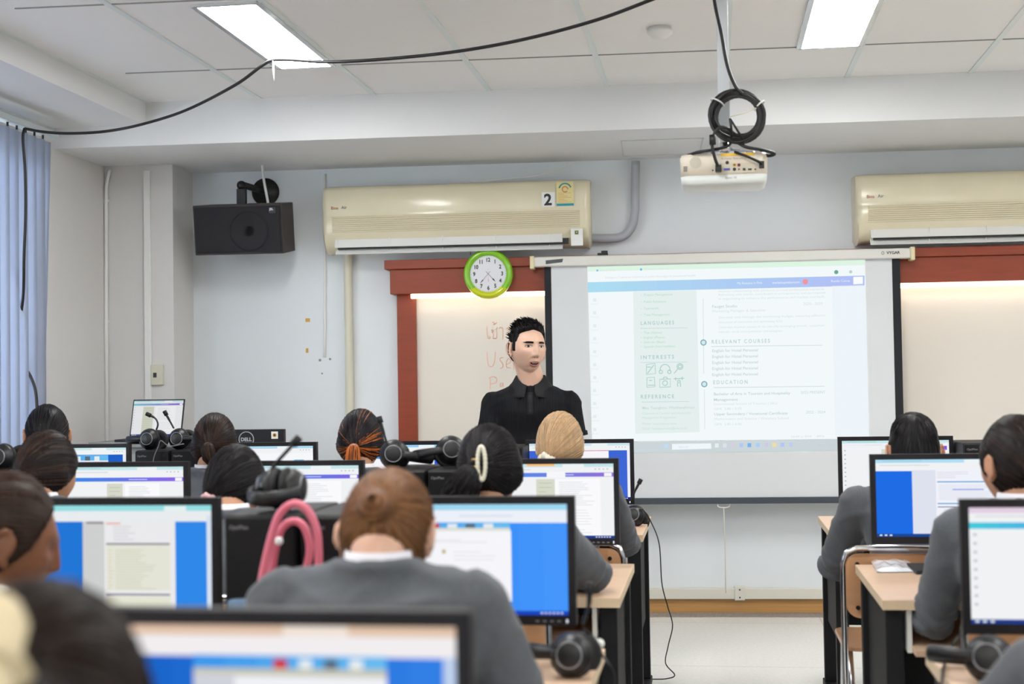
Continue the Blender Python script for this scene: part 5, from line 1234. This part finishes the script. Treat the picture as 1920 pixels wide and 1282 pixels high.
def seated(label, px_, top, Y, yaw=0, pitch=10, roll=0, byaw=0, k=1.0, hair=H_BLACK, style='pull', thick=.012, tie=(0, -1, -.25), tail=None, tie_mat=None, tie_r=(.014, .006), jacket=m_jack, skin=skin_b, sw=.175, elbL=None, elbR=None, bun=None, bunk=1.0, cut=-.110, nstr=420, hi=.15, extra=None, lean=.0, nz=0, ears=False, vox=.0058, seatz=.458, chairlab=None, chair_dy=-.24, chair_dx=0, hifn=None, tail_hi=None, bulk=1.0, tie_off=.104):
    topp = atY(px_, top, Y); kk = k; h = Vector((topp.x, Y, topp.z - (.120 + thick * .8) * kk))
    Bz = Matrix.Rotation(R(byaw), 3, 'Z'); rv = Bz @ Vector((1, 0, 0)); fv = Bz @ Vector((0, 1, 0))
    Mh = Matrix.Translation(h) @ Matrix.Rotation(R(yaw), 4, 'Z') @ Matrix.Rotation(R(roll), 4, 'Y') @ Matrix.Rotation(R(-pitch), 4, 'X') @ Matrix.Scale(kk, 4)
    sp_ = math.sin(R(pitch))
    c7 = h + fv * (-.050 - .072 * sp_) + Vector((0, 0, -.118 + .048 * sp_ + nz))
    pel = Vector((c7.x, c7.y - .09 - lean, seatz + .105)); base = Vector((pel.x, pel.y, 0))
    up = (c7 - pel)
    sh = [c7 + rv * s_ * sw + Vector((0, 0, -.062)) + fv * .01 for s_ in (-1, 1)]
    eo = [elbL or (-.10, .12, -.20), elbR or (.10, .12, -.20)]
    el = [sh[i] + rv * eo[i][0] + fv * eo[i][1] + Vector((0, 0, eo[i][2])) for i in (0, 1)]
    wr = []
    for i, s_ in enumerate((-1, 1)):
        tgt = Vector((c7.x, 0, 0)) + rv * s_ * .13; w_ = Vector((tgt.x, el[i].y + .17, max(.80, el[i].z)))
        d = (w_ - el[i]); w_ = el[i] + d.normalized() * .245; wr.append(w_)
    mb = MB()
    rows, t_, b_ = head_grid(64, 48, lambda d: head_pt(d)); add_closed(mb, rows, t_, b_, None, Mh)
    if ears or style == 'short':
        for s_ in (-1, 1): add_ear(mb, s_, Mh, None)
    hb_ = Mh @ Vector((0, -.022, -.055))
    limb(mb, [c7 + Vector((0, 0, -.04)), c7 + fv * .02 + Vector((0, 0, .03)), hb_], [.058, .052, .052])
    def TR(g, lo=0):   # torso rings grown by g
        def P(t): return pel + up * t
        b2 = bulk
        return [(P(-.16), rv, fv, (.160 + g) * b2, .115 + g), (P(-.02), rv, fv, (.168 + g) * b2, .120 + g), (P(.2), rv, fv, (.142 + g) * b2, .105 + g), (P(.45), rv, fv, (.145 + g) * b2, .108 + g),
                (P(.68) + fv * .01, rv, fv, (.166 + g) * b2, .112 + g), (P(.82) + fv * .01, rv, fv, (.172 + g) * b2, .100 + g), (P(.92) + fv * .012, rv, fv, (.150 + g), .080 + g), (P(.975) + fv * .012, rv, fv, .100 + g, .062 + g), (P(1.02) + fv * .012, rv, fv, .062 + g, .052 + g)]
    torso(mb, TR(-.012))
    for i, s_ in enumerate((-1, 1)):
        limb(mb, [sh[i], el[i], wr[i]], [.044, .036, .024]); fd = (wr[i] - el[i]).normalized(); fd = Vector((fd.x * .4, fd.y, -.12)).normalized()
        add_hand(mb, wr[i], fd, (0, 0, 1), -s_, .6)
    hip = [pel + rv * s_ * .085 for s_ in (-1, 1)]; kn = [Vector((p.x + s_ * .02, p.y + .42, seatz + .075)) for p, s_ in zip(hip, (-1, 1))]; an = [Vector((p.x, p.y + .03, .085)) for p in kn]
    for a, b2, c in zip(hip, kn, an):
        limb(mb, [a, b2, c], [.078, .054, .034]); limb(mb, [c + Vector((0, -.02, -.035)), c + Vector((0, .13, -.05))], [.032, .026])
    body = link_mesh(remesh(mb, vox, 1), 'person', skin, loc=base, origin=base)
    tag(body, label, 'person')
    # clothing
    mb = MB(); torso(mb, TR(.010))
    for i in (0, 1):
        limb(mb, [sh[i] + Vector((0, 0, -.004)), sh[i].lerp(el[i], .5), el[i], el[i].lerp(wr[i], .4), wr[i]], [.064 * bulk, .060, .054, .052, .038]);
    limb(mb, [sh[0] + Vector((0, 0, .002)), c7 + Vector((0, 0, -.030)), sh[1] + Vector((0, 0, .002))], [.054, .066, .054])
    # jacket collar: a low stand around the neck's back
    cc = c7 + fv * .014
    col_ = []
    for q in range(25):
        a = R(180 + 15 * (q - 12) * .92); col_.append(cc + rv * .074 * math.sin(a) + fv * .068 * math.cos(a) + Vector((0, 0, .012 - .05 * max(0, math.cos(a)) )))
    mb.tube(col_, .0135, None, 10)
    # a pressed seam where the sleeve meets the shoulder
    jm = remesh(mb, .009, 4, .0046, 8)
    for v in jm.vertices:
        for i in (0, 1):
            d = v.co - el[i]; g_ = gs(d.length, .10)
            if g_ > .05:
                ax_ = (el[i] - sh[i]).normalized(); s5 = d.dot(ax_)
                v.co += d.normalized() * g_ * .0085 * math.sin(s5 * 120 + 3 * noise.noise(v.co * 12)) 
        d = v.co - sh[0]; e5 = v.co - sh[1]
        for dd, sg in ((d, -1), (e5, 1)):   # sleeve head seam
            s6 = dd.dot(rv) * sg
            v.co += dd.normalized() * .0045 * (gs(s6 + .004, .010) - .8 * gs(s6 + .022, .012)) * gs(dd.length, .11)
    jk = link_mesh(jm, 'jacket', jacket, body, origin=base)
    # shirt collar
    mb = MB(); rings = []
    for z_, g_ in ((-.012, .066), (.020, .062), (.036, .060), (.036, .057), (.010, .056)):
        rings.append([cc + rv * g_ * math.sin(R(a)) + fv * g_ * .92 * math.cos(R(a)) + Vector((0, 0, z_ - .030 * max(0, math.cos(R(a))))) for a in range(0, 360, 12)])
    mb.loft(rings, None, cap=False, loop=True); mb.build('shirt_collar', m_shirt, body, origin=base)
    mb = MB()
    for a, b2, c in zip(hip, kn, an): limb(mb, [a + Vector((0, 0, -.0)), b2, c + Vector((0, 0, .05))], [.090, .068, .056])
    limb(mb, [hip[0], hip[1]], [.10, .10])
    link_mesh(remesh(mb, .012, 2, .003, 7), 'trousers', m_trou, body, origin=base)
    for c in an:
        mb = MB(); torso(mb, [(c + Vector((0, y, -.05)), Vector((1, 0, 0)), Vector((0, 0, 1)), w_, h_) for y, w_, h_ in ((-.065, .02, .028), (-.05, .036, .036), (.02, .040, .040), (.09, .043, .030), (.15, .034, .024), (.172, .018, .018))], None, 16, 1)
        mb.build('shoe', m_shoe, body, origin=base)
    # hair
    tf = hair_shell('pull_ears' if ears and style == 'pull' else style, thick, cut); mb = MB(); rows, t_, b_ = head_grid(96, 64, lambda d: shell_pt(d, tf)); add_closed(mb, rows, t_, b_, hair[0], Mh)
    mb.mi(hair[1]); mb.mi(hair[2])
    if style == 'short': strands(mb, hair, tf, Mh, (0, -1, .3), nstr, seed=int(px_), crown=(0, -.5, .9), hi=hi, r=.0012)
    else: strands(mb, hair, tf, Mh, tie, nstr, seed=int(px_), hi=hi, hifn=hifn)
    td = Vector(tie).normalized(); tp_ = shell_pt(td, tf); tw = Mh @ (tp_ + td * .006)
    outd = (Mh.to_3x3() @ td).normalized()
    if tail: lock(mb, [Mh @ (tp_ - td * .004)] + [tw + Vector(q) for q in tail[0]], tail[1], hair, tail[2] if len(tail) > 2 else 70, seed=int(px_) + 1, hi=hi if tail_hi is None else tail_hi)
    if bun:
        mb.ball(tw + outd * .006 * bunk, 1, hair[0], 16, sc=(bun * .62, bun * .5 * bunk, bun * .62), rot=outd.to_track_quat('-Y', 'Z').to_matrix())
        for q in range(3):
            P = []
            for s2 in range(26):
                a = 2 * math.pi * s2 / 13 + q * 2.1; u_ = outd.cross(Vector((0, 0, 1))).normalized(); v_ = outd.cross(u_)
                rr_2 = bun * (.62 - .16 * q); P.append(tw + outd * (.012 + .010 * q) * bunk + (u_ * math.cos(a) + v_ * math.sin(a)) * rr_2 * (1 + .1 * math.sin(3 * a)))
            mb.tube(P, bun * .34, hair[0 if q != 1 else 1], 10)
        for s2 in range(46):
            a0 = random.Random(s2).uniform(0, 6.28); u_ = outd.cross(Vector((0, 0, 1))).normalized(); v_ = outd.cross(u_); P = []
            for s3 in range(9):
                a = a0 + s3 * .22; r3 = bun * (.95 - .09 * s3); P.append(tw + outd * (.010 + .0052 * s3) * (bunk + (1 - bunk) * .25) + (u_ * math.cos(a) + v_ * math.sin(a)) * r3)
            mb.tube(P, .0016, hair[2] if s2 % 3 == 0 else hair[1], 4, cap=False)
    mb.keepn = False
    mb.build('hair', None, body, origin=base)
    if tie_mat:
        mb = MB(); scrunchie(mb, tw + outd * .004, tie_r[0], tie_r[1], outd if not tail else (Vector(tail[0][0]).normalized() if Vector(tail[0][0]).length > 0 else outd), tie_mat, int(px_)); mb.build('hair_tie', tie_mat, body, origin=base)
    if extra: extra(body, base, Mh, tf, tw, c7, rv, fv)
    if chairlab: chair(pel.x + chair_dx, pel.y + chair_dy + .07, chairlab)
    PEOPLE.append(body); return body
m_sc_pink = mat('pink_scrunchie', (216, 170, 172), .8, bump=.3, bump_s=120); m_sc_white = mat('cream_scrunchie', (236, 228, 210), .8, bump=.3, bump_s=120); m_sc_rust = mat('rust_scrunchie', (176, 120, 84), .8, bump=.3, bump_s=120)
m_pearl = mat('pearl_clip', (226, 220, 200), .25, coat=.5); m_gold = mat('gold_metal', (190, 160, 90), .3, metal=1)
# front row, from the left
seated('person in the left front corner with smooth black hair, ear showing on the right', 88, 758, 5.30, yaw=28, pitch=8, ears=True, hair=H_BLACK, tie=(-.3, -1, -.5), bun=.02, chairlab='plywood chair of the student in the left front corner')
seated('person with small low ponytail near the laptop, gray jacket', 402, 774, 5.30, yaw=14, pitch=14, hair=H_DARK, tie=(-.10, -1, -.18), tail=([(0, -.012, -.012), (.008, -.014, -.045), (.022, -.008, -.075)], [.014, .026, .027, .012], 80), tie_mat=m_sc_rust, tie_r=(.012, .004), hi=.3, chairlab='plywood chair of the student with the small low ponytail')
def streak(body, base, Mh, tf, tw, c7, rv, fv): pass
seated('person with orange streaked black hair in a ponytail, facing the front', 676, 767, 5.30, yaw=0, pitch=6, k=1.02, hair=H_STREAK, tie=(0.02, -1, -.16), tail=([(0, -.014, -.015), (0, -.02, -.06), (0, -.012, -.12), (0, -.005, -.17)], [.013, .024, .03, .028, .012], 90), tie_mat=m_sc_pink, tie_r=(.012, .004), hifn=lambda d: .75 if (-.55 < d.z < -.12 and d.y < .2) or (.1 < d.z < .35 and d.x > .3 and d.y < 0) else .02, tail_hi=.95, nstr=900, chairlab='plywood chair of the student with orange streaked hair')
seated('person with blonde hair tied low with a cream scrunchie, right elbow on the desk', 1050, 772, 5.25, yaw=-14, pitch=4, roll=0, hair=H_BLOND, thick=.014, tie=(-.25, -1, -.46), tail=([(-.01, -.016, -.02), (-.012, -.02, -.07), (0, -.015, -.14)], [.02, .028, .026, .012], 70), tie_mat=m_sc_white, tie_r=(.026, .013), hi=.45, nstr=800, elbR=(.058, .19, -.205), chairlab='plywood chair of the blonde student beside the aisle', chair_dx=.05)
seated('person with short black hair and gray jacket leaning on the right front desk', 1712, 775, 5.12, yaw=0, pitch=6, k=1.1, style='short', hair=H_BLACK, thick=.014, sw=.20, bulk=1.12, elbL=(-.085, .16, -.24), elbR=(.13, .16, -.24), nstr=900, chairlab='plywood chair with chrome frame under the short haired student on the right', chair_dx=-.085)
# second row
seated('person with dark hair and pink scrunchie in the lower left, second row', 86, 808, 3.98, yaw=-18, pitch=14, nz=.02, k=1.0, hair=H_DARK, tie=(-.22, -1, -.22), tail=([(-.006, -.012, -.02), (0, -.01, -.07)], [.02, .022, .012], 50), tie_mat=m_sc_pink, tie_r=(.018, .008), hi=.22, chairlab='plywood chair of the dark haired student behind the far left monitor')
seated('person with black bowed head and pink scrunchie left of the upright microphone', 440, 834, 3.98, yaw=-24, nz=.028, pitch=14, k=.95, hair=H_BLACK, thick=.014, tie=(-.15, -1, -.42), tail=([(-.004, -.012, -.02), (.0, -.01, -.06)], [.02, .02, .01], 40), tie_mat=m_sc_pink, tie_r=(.018, .008), hi=.12, chairlab='plywood chair of the student with the bowed black head')
def clawclip(body, base, Mh, tf, tw, c7, rv, fv):
    c = Mh @ shell_pt(Vector((.16, -1, .14)).normalized(), tf) + Vector((0, -.034, 0)); mb = MB()
    P = [c + Vector((.011 * math.cos(R(a)), 0, .046 * math.sin(R(a)))) for a in range(0, 360, 15)]
    mb.tube(P, .0056, m_pearl, 10, loop=True)
    for q in P[::1]: mb.ball(q, .0066, m_pearl, 8)
    mb.build('claw_clip', None, body, origin=base)
    mb = MB()
    for z_ in (-.012, .008): mb.tube([c + Vector((-.005, .004, z_)), c + Vector((-.022, .002, z_ + .003)), c + Vector((-.03, .016, z_))], .004, m_gold, 8)
    mb.build('clip_claws', None, body, origin=base)
seated('person with a pearl claw clip in black hair, in front of the teacher', 918, 796, 3.95, yaw=-8, pitch=8, k=1.02, nz=.012, roll=-4, hair=H_BLACK, thick=.018, tie=(-.05, -1, .05), tail=([(-.018, -.014, -.03), (-.046, -.01, -.08), (-.066, .0, -.14), (-.08, .01, -.20)], [.02, .042, .052, .045, .02], 160), hi=.18, nstr=700, elbR=(.10, .20, -.15), extra=clawclip, chairlab='plywood chair beside the aisle with rounded chrome top, second row')
seated('person with dark low ponytail and rust scrunchie at the right edge', 1903, 778, 3.9, yaw=24, pitch=4, ears=True, nz=.012, k=1.06, hair=H_DARK, tie=(.25, -1, -.55), tail=([(.006, -.014, -.015), (.01, -.02, -.08), (.01, -.012, -.16)], [.016, .028, .03, .014], 90), tie_mat=m_sc_rust, tie_r=(.018, .007), elbL=(-.045, .16, -.27), sw=.165, elbR=(.1, .12, -.22), hi=.12, chairlab='plywood chair of the ponytailed student at the right edge')
# third row
seated('person with brown bun and white collar, large in the lower middle', 725, 876, 2.50, yaw=0, pitch=30, nz=.045, k=.99, ears=True, hair=H_BROWN, thick=.013, tie=(0, -1, .08), bun=.034, bunk=.5, cut=-.080, tie_mat=None, hi=.4, nstr=800, sw=.178, bulk=1.03, elbL=(-.05, .15, -.24), elbR=(.075, .13, -.25), skin=skin_a, chairlab='plywood chair of the student with the brown bun')
seated('person with brown hair turned in profile to the right at the left edge', 4, 884, 2.62, yaw=-54, pitch=12, ears=True, k=1.08, hair=H_TAWNY, thick=.014, tie=(0, -1, -.1), bun=.03, hi=.2, byaw=-20, skin=skin_c, chairlab='plywood chair of the student in profile at the left edge')
seated('person at the lower right corner showing only a gray sleeve', 2150, 906, 2.42, yaw=10, pitch=10, hair=H_DARK, tie=(0, -1, -.3), bun=.02, elbL=(-.115, .16, -.21), sw=.19, chairlab='plywood chair of the student at the lower right corner')
# nearest
seated('person with dark hair and large cream scrunchie in the lower left corner', 52, 1092, .98, yaw=-8, pitch=22, k=1.0, hair=H_DEEP, thick=.012, tie=(-.06, -1, .30), bun=.024, tie_mat=mat('beige_scrunchie', (206, 190, 156), .85, bump=.3, bump_s=120), tie_r=(.038, .024), hi=.3, nstr=300, skin=skin_a, lean=-.05, chairlab='plywood chair of the nearest student in the lower left corner')

# ------------------------------------------------------------------ the teacher
def teacher():
    global JAW
    JAW = .20
    YT = 6.86; top = atY(989, 600, YT); K = 1.06
    h = Vector((atY(989, 652, YT).x, YT, top.z - .134 * K)); byaw = 180 + 6
    Bz = Matrix.Rotation(R(byaw), 3, 'Z'); rv = Bz @ Vector((1, 0, 0)); fv = Bz @ Vector((0, 1, 0))   # rv: his right hand side (picture left)
    yaw = 180 + 33
    Mh = Matrix.Translation(h) @ Matrix.Rotation(R(yaw), 4, 'Z') @ Matrix.Rotation(R(-2), 4, 'Y') @ Matrix.Rotation(R(2), 4, 'X') @ Matrix.Diagonal((K * 1.05, K, K, 1))
    c7 = Vector((atY(993, 725, YT).x, YT + .045, 1.368)); pel = Vector((c7.x + .01, YT + .03, .90)); up = c7 - pel
    base = Vector((pel.x, pel.y, 0)); sk = skin_mat('teacher_skin', (222, 182, 158))
    sw = .186
    sh = [c7 + rv * s_ * sw + Vector((0, 0, -.098)) - fv * .0 for s_ in (-1, 1)]
    # index 1 = his right (picture left)
    el = [sh[0] + rv * -.035 + fv * .03 + Vector((0, 0, -.285)), sh[1] + rv * .03 + fv * .05 + Vector((0, 0, -.28))]
    wr = [el[0] + fv * .17 + rv * .03 + Vector((0, 0, -.17)), el[1] + fv * .19 - rv * .05 + Vector((0, 0, -.13))]
    mb = MB(); rows, t_, b_ = head_grid(200, 150, lambda d: head_pt(d)); add_closed(mb, rows, t_, b_, None, Mh)
    for s_ in (-1, 1): add_ear(mb, s_, Mh, None)
    limb(mb, [c7 + Vector((0, 0, -.05)), c7 + fv * .015 + Vector((0, 0, .03)), Mh @ Vector((0, -.018, -.055))], [.068, .064, .062])
    def TR(g):
        P = lambda t: pel + up * t
        return [(P(-.14), rv, fv, .165 + g, .108 + g), (P(0), rv, fv, .166 + g, .108 + g), (P(.25), rv, fv, .148 + g, .10 + g), (P(.5), rv, fv, .160 + g, .108 + g), (P(.70) + fv * .012, rv, fv, .178 + g, .116 + g), (P(.82) + fv * .01, rv, fv, .182 + g, .104 + g), (P(.91), rv, fv, .150 + g, .080 + g), (P(.965), rv, fv, .100 + g, .062 + g), (P(1.02), rv, fv, .064 + g, .052 + g)]
    torso(mb, TR(-.010))
    for i, s_ in enumerate((-1, 1)):
        limb(mb, [sh[i], sh[i].lerp(el[i], .45), el[i], el[i].lerp(wr[i], .35), wr[i]], [.050, .047, .039, .040, .027])
        add_hand(mb, wr[i], (wr[i] - el[i]).normalized(), (rv * s_ + Vector((0, 0, .6))), s_, .7, 1.05)
    hip = [pel + rv * s_ * .09 + Vector((0, 0, -.05)) for s_ in (-1, 1)]; kn = [Vector((p.x, p.y - .01, .48)) - rv * 0 for p in hip]; an = [Vector((p.x, p.y + .01, .085)) for p in kn]
    for a, b2, c in zip(hip, kn, an):
        limb(mb, [a, b2, c], [.088, .058, .038]); limb(mb, [c + Vector((0, .0, -.035)), c + fv * .15 + Vector((0, 0, -.05))], [.036, .028])
    me = remesh(mb, .0034, 1, factor=.35); hm = me.copy()
    body = link_mesh(me, 'person', [sk], loc=base, origin=base)
    tag(body, 'standing teacher in a black polo shirt looking to the right with his mouth open', 'person')
    # features follow the face surface
    Mi = Mh.inverted(); hm.transform(Mi); bvh = BVHTree.FromPolygons([v.co for v in hm.vertices], [tuple(p.vertices) for p in hm.polygons]); bpy.data.meshes.remove(hm)
    def sf(x, z, off=0):
        hit = bvh.ray_cast(Vector((x, .3, z)), Vector((0, -1, 0))); y = hit[0].y if hit[0] else .08
        return Vector((x, y + off, z))
    def patch(name, xs, zt, zb, off, m, bulge=.0, n=8, par=None):
        mb = MB(); G = []
        for x in xs:
            a, b2 = zt(x), zb(x); col = []
            for j in range(n + 1):
                z = a + (b2 - a) * j / n; col.append(Mh @ sf(x, z, off + bulge * math.sin(math.pi * j / n)))
            G.append(col)
        mb.loft(G, m, cap=False, closed=False); return mb.build(name, None, par or body, origin=base)
    def rng(a, b2, n): return [a + (b2 - a) * i / n for i in range(n + 1)]
    me_w = mat('eye_white', (222, 216, 212), .25); me_i = mat('iris_dark_brown', (36, 22, 16), .15); mh_b = H_BLACK[0]; ml = mat('lips', (196, 122, 112), .4, sss=.1); mk = mat('mouth_inside', (58, 26, 26), .6); mt = mat('teeth', (226, 220, 208), .3)
    for s_ in (-1, 1):
        cx_ = s_ * .0315; W_ = .0150; zc_ = .0035
        et = lambda x: zc_ + .0058 * (max(0, 1 - ((x - cx_) / W_) ** 2)) ** .6
        eb = lambda x: zc_ - .0036 * (max(0, 1 - ((x - cx_) / W_) ** 2)) ** .7
        patch('eye', rng(cx_ - W_, cx_ + W_, 16), et, eb, .0008, me_w, .0022)
        ix = cx_ + .0008; ir = .0052
        patch('iris', rng(ix - ir, ix + ir, 12), lambda x: min(et(x), zc_ + .0006 + math.sqrt(max(0, ir ** 2 - (x - ix) ** 2))), lambda x: max(eb(x), zc_ + .0006 - math.sqrt(max(0, ir ** 2 - (x - ix) ** 2))), .0034, me_i, .0004)
        P = [Mh @ sf(x, et(x) + .0003, .0018) for x in rng(cx_ - W_ - .0006, cx_ + W_ + .0012, 14)]
        MB().tube(P, [.0005] + [.0011] * (len(P) - 2) + [.0006], mh_b, 6).build('upper_lashes', None, body, origin=base)
        P = [Mh @ sf(x, et(x) + .0050 + .0005, .0002) for x in rng(cx_ - W_, cx_ + W_, 10)]
        MB().tube(P, .0006, mat('lid_crease', (166, 116, 96), .6), 5).build('lid_crease', None, body, origin=base)
        bt_ = lambda x: .0235 + .0035 * math.cos((x * s_ - .034) / .02) - (.002 if x * s_ > .045 else 0); th_ = lambda x: .0074 * (1 - sstep(.040, .054, x * s_)) + .001
        patch('eyebrow', rng(s_ * .0135, s_ * .054, 16), lambda x: bt_(x) + .0008, lambda x: bt_(x) - th_(x), .0010, mh_b, .0014)
        mb = MB(); c_ = Mh @ sf(s_ * .0062, -.0475, .0004); mb.ball(c_, 1, mat('nostril', (96, 52, 44), .7), 10, sc=(.0036, .002, .0022), rot=Mh.to_3x3().normalized()); mb.build('nostril', None, body, origin=base)
    Wm = .0262
    mo = lambda x: max(0, 1 - (x / Wm) ** 2)
    patch('mouth', rng(-.019, .019, 16), lambda x: -.0695 + .0008 - .0002, lambda x: -.0705 - .0125 * mo(x * 1.15) ** .8, .0012, mk, .0008)
    patch('teeth', rng(-.014, .014, 12), lambda x: -.0700, lambda x: -.0720 - .0012 * mo(x * 1.3), .0024, mt, .0008)
    patch('upper_lip', rng(-Wm, Wm, 24), lambda x: -.0645 - .0010 * gs(x, .003) - .0045 * (abs(x) / Wm) ** 2.2 - .0003, lambda x: -.0705 + .0004 * mo(x) - .0004 * (1 - mo(x)), .0012, ml, .0030)
    patch('lower_lip', rng(-Wm * .92, Wm * .92, 24), lambda x: -.0712 - .0115 * mo(x * 1.05) ** .8, lambda x: -.0722 - .0195 * mo(x * 1.08) ** .6, .0012, ml, .0038)
    # hair
    tf = hair_shell('short', .017); mb = MB(); rows, t_, b_ = head_grid(140, 100, lambda d: shell_pt(d, tf)); add_closed(mb, rows, t_, b_, H_BLACK[0], Mh); mb.mi(H_BLACK[1]); mb.mi(H_BLACK[2])
    strands(mb, H_BLACK, tf, Mh, (0, -1, .3), 2600, seed=11, crown=(.1, -.6, .9), hi=.12, r=.0011)
    # loose tufts swept up from the forehead and sticking out behind the temple
    rt = random.Random(4)
    for q in range(420):
        d = Vector((rt.uniform(-.75, .75), rt.uniform(-.5, .9), rt.uniform(.62, 1))).normalized()
        if rt.random() < .25: d = Vector((rt.choice((-1, 1)) * rt.uniform(.6, 1), rt.uniform(-.9, .1), rt.uniform(.1, .7))).normalized()
        p = shell_pt(d, tf)
        if tf(head_pt(d, 0)) < .006: continue
        sw_ = Vector((.5 + rt.uniform(-.3, .3), .25 + rt.uniform(-.4, .4), .25)).normalized()
        P = [p - d * .003, p + d * .0015 + sw_ * .006, p + d * (.002 + .002 * rt.random()) + sw_ * .014, p + d * (.0 + .004 * rt.random()) + sw_ * .021]
        mb.tube([Mh @ v for v in spline(P, 3)], [.0018, .0019, .0019, .0018, .0017, .0015, .0012, .0009, .0006, .0003], H_BLACK[1 if rt.random() < .7 else 0], 5, cap=False)
    mb.build('hair', None, body, origin=base)
    # polo shirt
    mp_ = mat('black_ribbed_polo', (20, 21, 25), .8, spec=.2, bump=.2, bump_s=500)
    if 'rib' not in mp_:
        nt = mp_.node_tree; wv = nt.nodes.new('ShaderNodeTexWave'); wv.inputs['Scale'].default_value = 38; wv.wave_type = 'BANDS'; wv.bands_direction = 'X'
        tcx = nt.nodes.new('ShaderNodeTexCoord'); nt.links.new(tcx.outputs['Object'], wv.inputs[0]); bp2 = nt.nodes.new('ShaderNodeBump'); bp2.inputs['Strength'].default_value = .5; bp2.inputs['Distance'].default_value = .003
        nt.links.new(wv.outputs[1], bp2.inputs['Height']); nt.links.new(bp2.outputs[0], nt.nodes['Principled BSDF'].inputs['Normal'])
    mb = MB(); torso(mb, TR(.010))
    for i in (0, 1):
        e_ = sh[i].lerp(el[i], .60); limb(mb, [sh[i] + Vector((0, 0, -.006)), sh[i].lerp(el[i], .3)], [.066, .068]); mb.cyl(sh[i].lerp(el[i], .25), e_, .067, None, 28, .072)
    limb(mb, [sh[0] + Vector((0, 0, -.004)), c7 + Vector((0, 0, -.050)), sh[1] + Vector((0, 0, -.004))], [.056, .070, .056])
    pm = remesh(mb, .007, 9, .0032, 8)
    pb = BVHTree.FromPolygons([v.co for v in pm.vertices], [tuple(p.vertices) for p in pm.polygons])
    polo = link_mesh(pm, 'polo_shirt', mp_, body, origin=base)
    def chest(x, z, off=.001):
        o_ = c7 + rv * x + Vector((0, 0, z)) + fv * .5; hit = pb.ray_cast(o_, -fv); q = hit[0] if hit[0] else c7 + rv * x + Vector((0, 0, z)); return q + fv * off
    for i in (0, 1):   # sleeve hems
        a_ = (el[i] - sh[i]).normalized(); e_ = sh[i].lerp(el[i], .60); mb = MB(); mb.lathe([(.070, -.022), (.0755, -.020), (.0765, 0), (.070, .001)], e_, a_, mp_, 32); mb.build('sleeve_hem', None, polo, origin=base)
    mcol = mat('polo_collar_knit', (16, 16, 20), .85, bump=.3, bump_s=600)
    mb = MB(); P = [[chest(x, z, .0025) for x in (.016, .006, -.004, -.014)] for z in rng(-.045, -.155, 10)]
    mb.loft(P, mcol, cap=False, closed=False); o = mb.build('placket', None, polo, origin=base); sd = o.modifiers.new('s', 'SOLIDIFY'); sd.thickness = .002
    for z in (-.075, -.105, -.135):
        q = chest(.001, z, .004); MB().cyl(q, q + fv * .002, .0048, mat('polo_button', (52, 50, 54), .25), 14).build('button', None, polo, origin=base)
    # open V of skin is covered by the collar wings: stand + two folded leaves
    cc = c7 + fv * .016; G = []
    for q in range(41):
        a = R(14 + 332 * q / 40); fr = max(0, math.cos(a)); s2 = abs(math.sin(a))      # a = 0 at the throat
        dr = math.sin(a) * rv + math.cos(a) * fv
        zi = .038 - .052 * fr ** 1.5; tipd = .020 * gs(min(abs(q - 4), abs(q - 36)), 3.5)
        p0 = cc + dr * .0665 + Vector((0, 0, zi - .018)); p1 = cc + dr * .0675 + Vector((0, 0, zi)); p2 = cc + dr * .073 + Vector((0, 0, zi + .002))
        p3 = cc + dr * (.092 + .010 * fr) + Vector((0, 0, zi - .030 - tipd * .8)); p4 = cc + dr * (.108 + .022 * fr) + Vector((0, 0, zi - .046 - tipd * 1.5))
        G.append([p0, p1, p2, p3, p4])
    mb = MB(); mb.loft(G, mcol, cap=False, closed=False); o = mb.build('collar', None, polo, origin=base); sd = o.modifiers.new('s', 'SOLIDIFY'); sd.thickness = .003
    # trousers, belt, shoes
    mb = MB()
    for a, b2, c in zip(hip, kn, an): limb(mb, [a, b2, c + Vector((0, 0, .0))], [.098, .072, .062])
    torso(mb, [(pel + Vector((0, 0, z)), rv, fv, w_, d_) for z, w_, d_ in ((-.12, .17, .112), (.0, .171, .113), (.04, .165, .108))])
    link_mesh(remesh(mb, .010, 2, .003, 6), 'trousers', m_trou, body, origin=base)
    for c in an:
        mb = MB(); torso(mb, [(c + fv * y + Vector((0, 0, -.05)), rv, Vector((0, 0, 1)), w_, h_) for y, w_, h_ in ((-.07, .02, .030), (-.055, .038, .040), (.02, .044, .045), (.11, .048, .034), (.18, .038, .026), (.20, .02, .018))], None, 16, 1); mb.build('shoe', m_shoe, body, origin=base)
    return body
teacher()
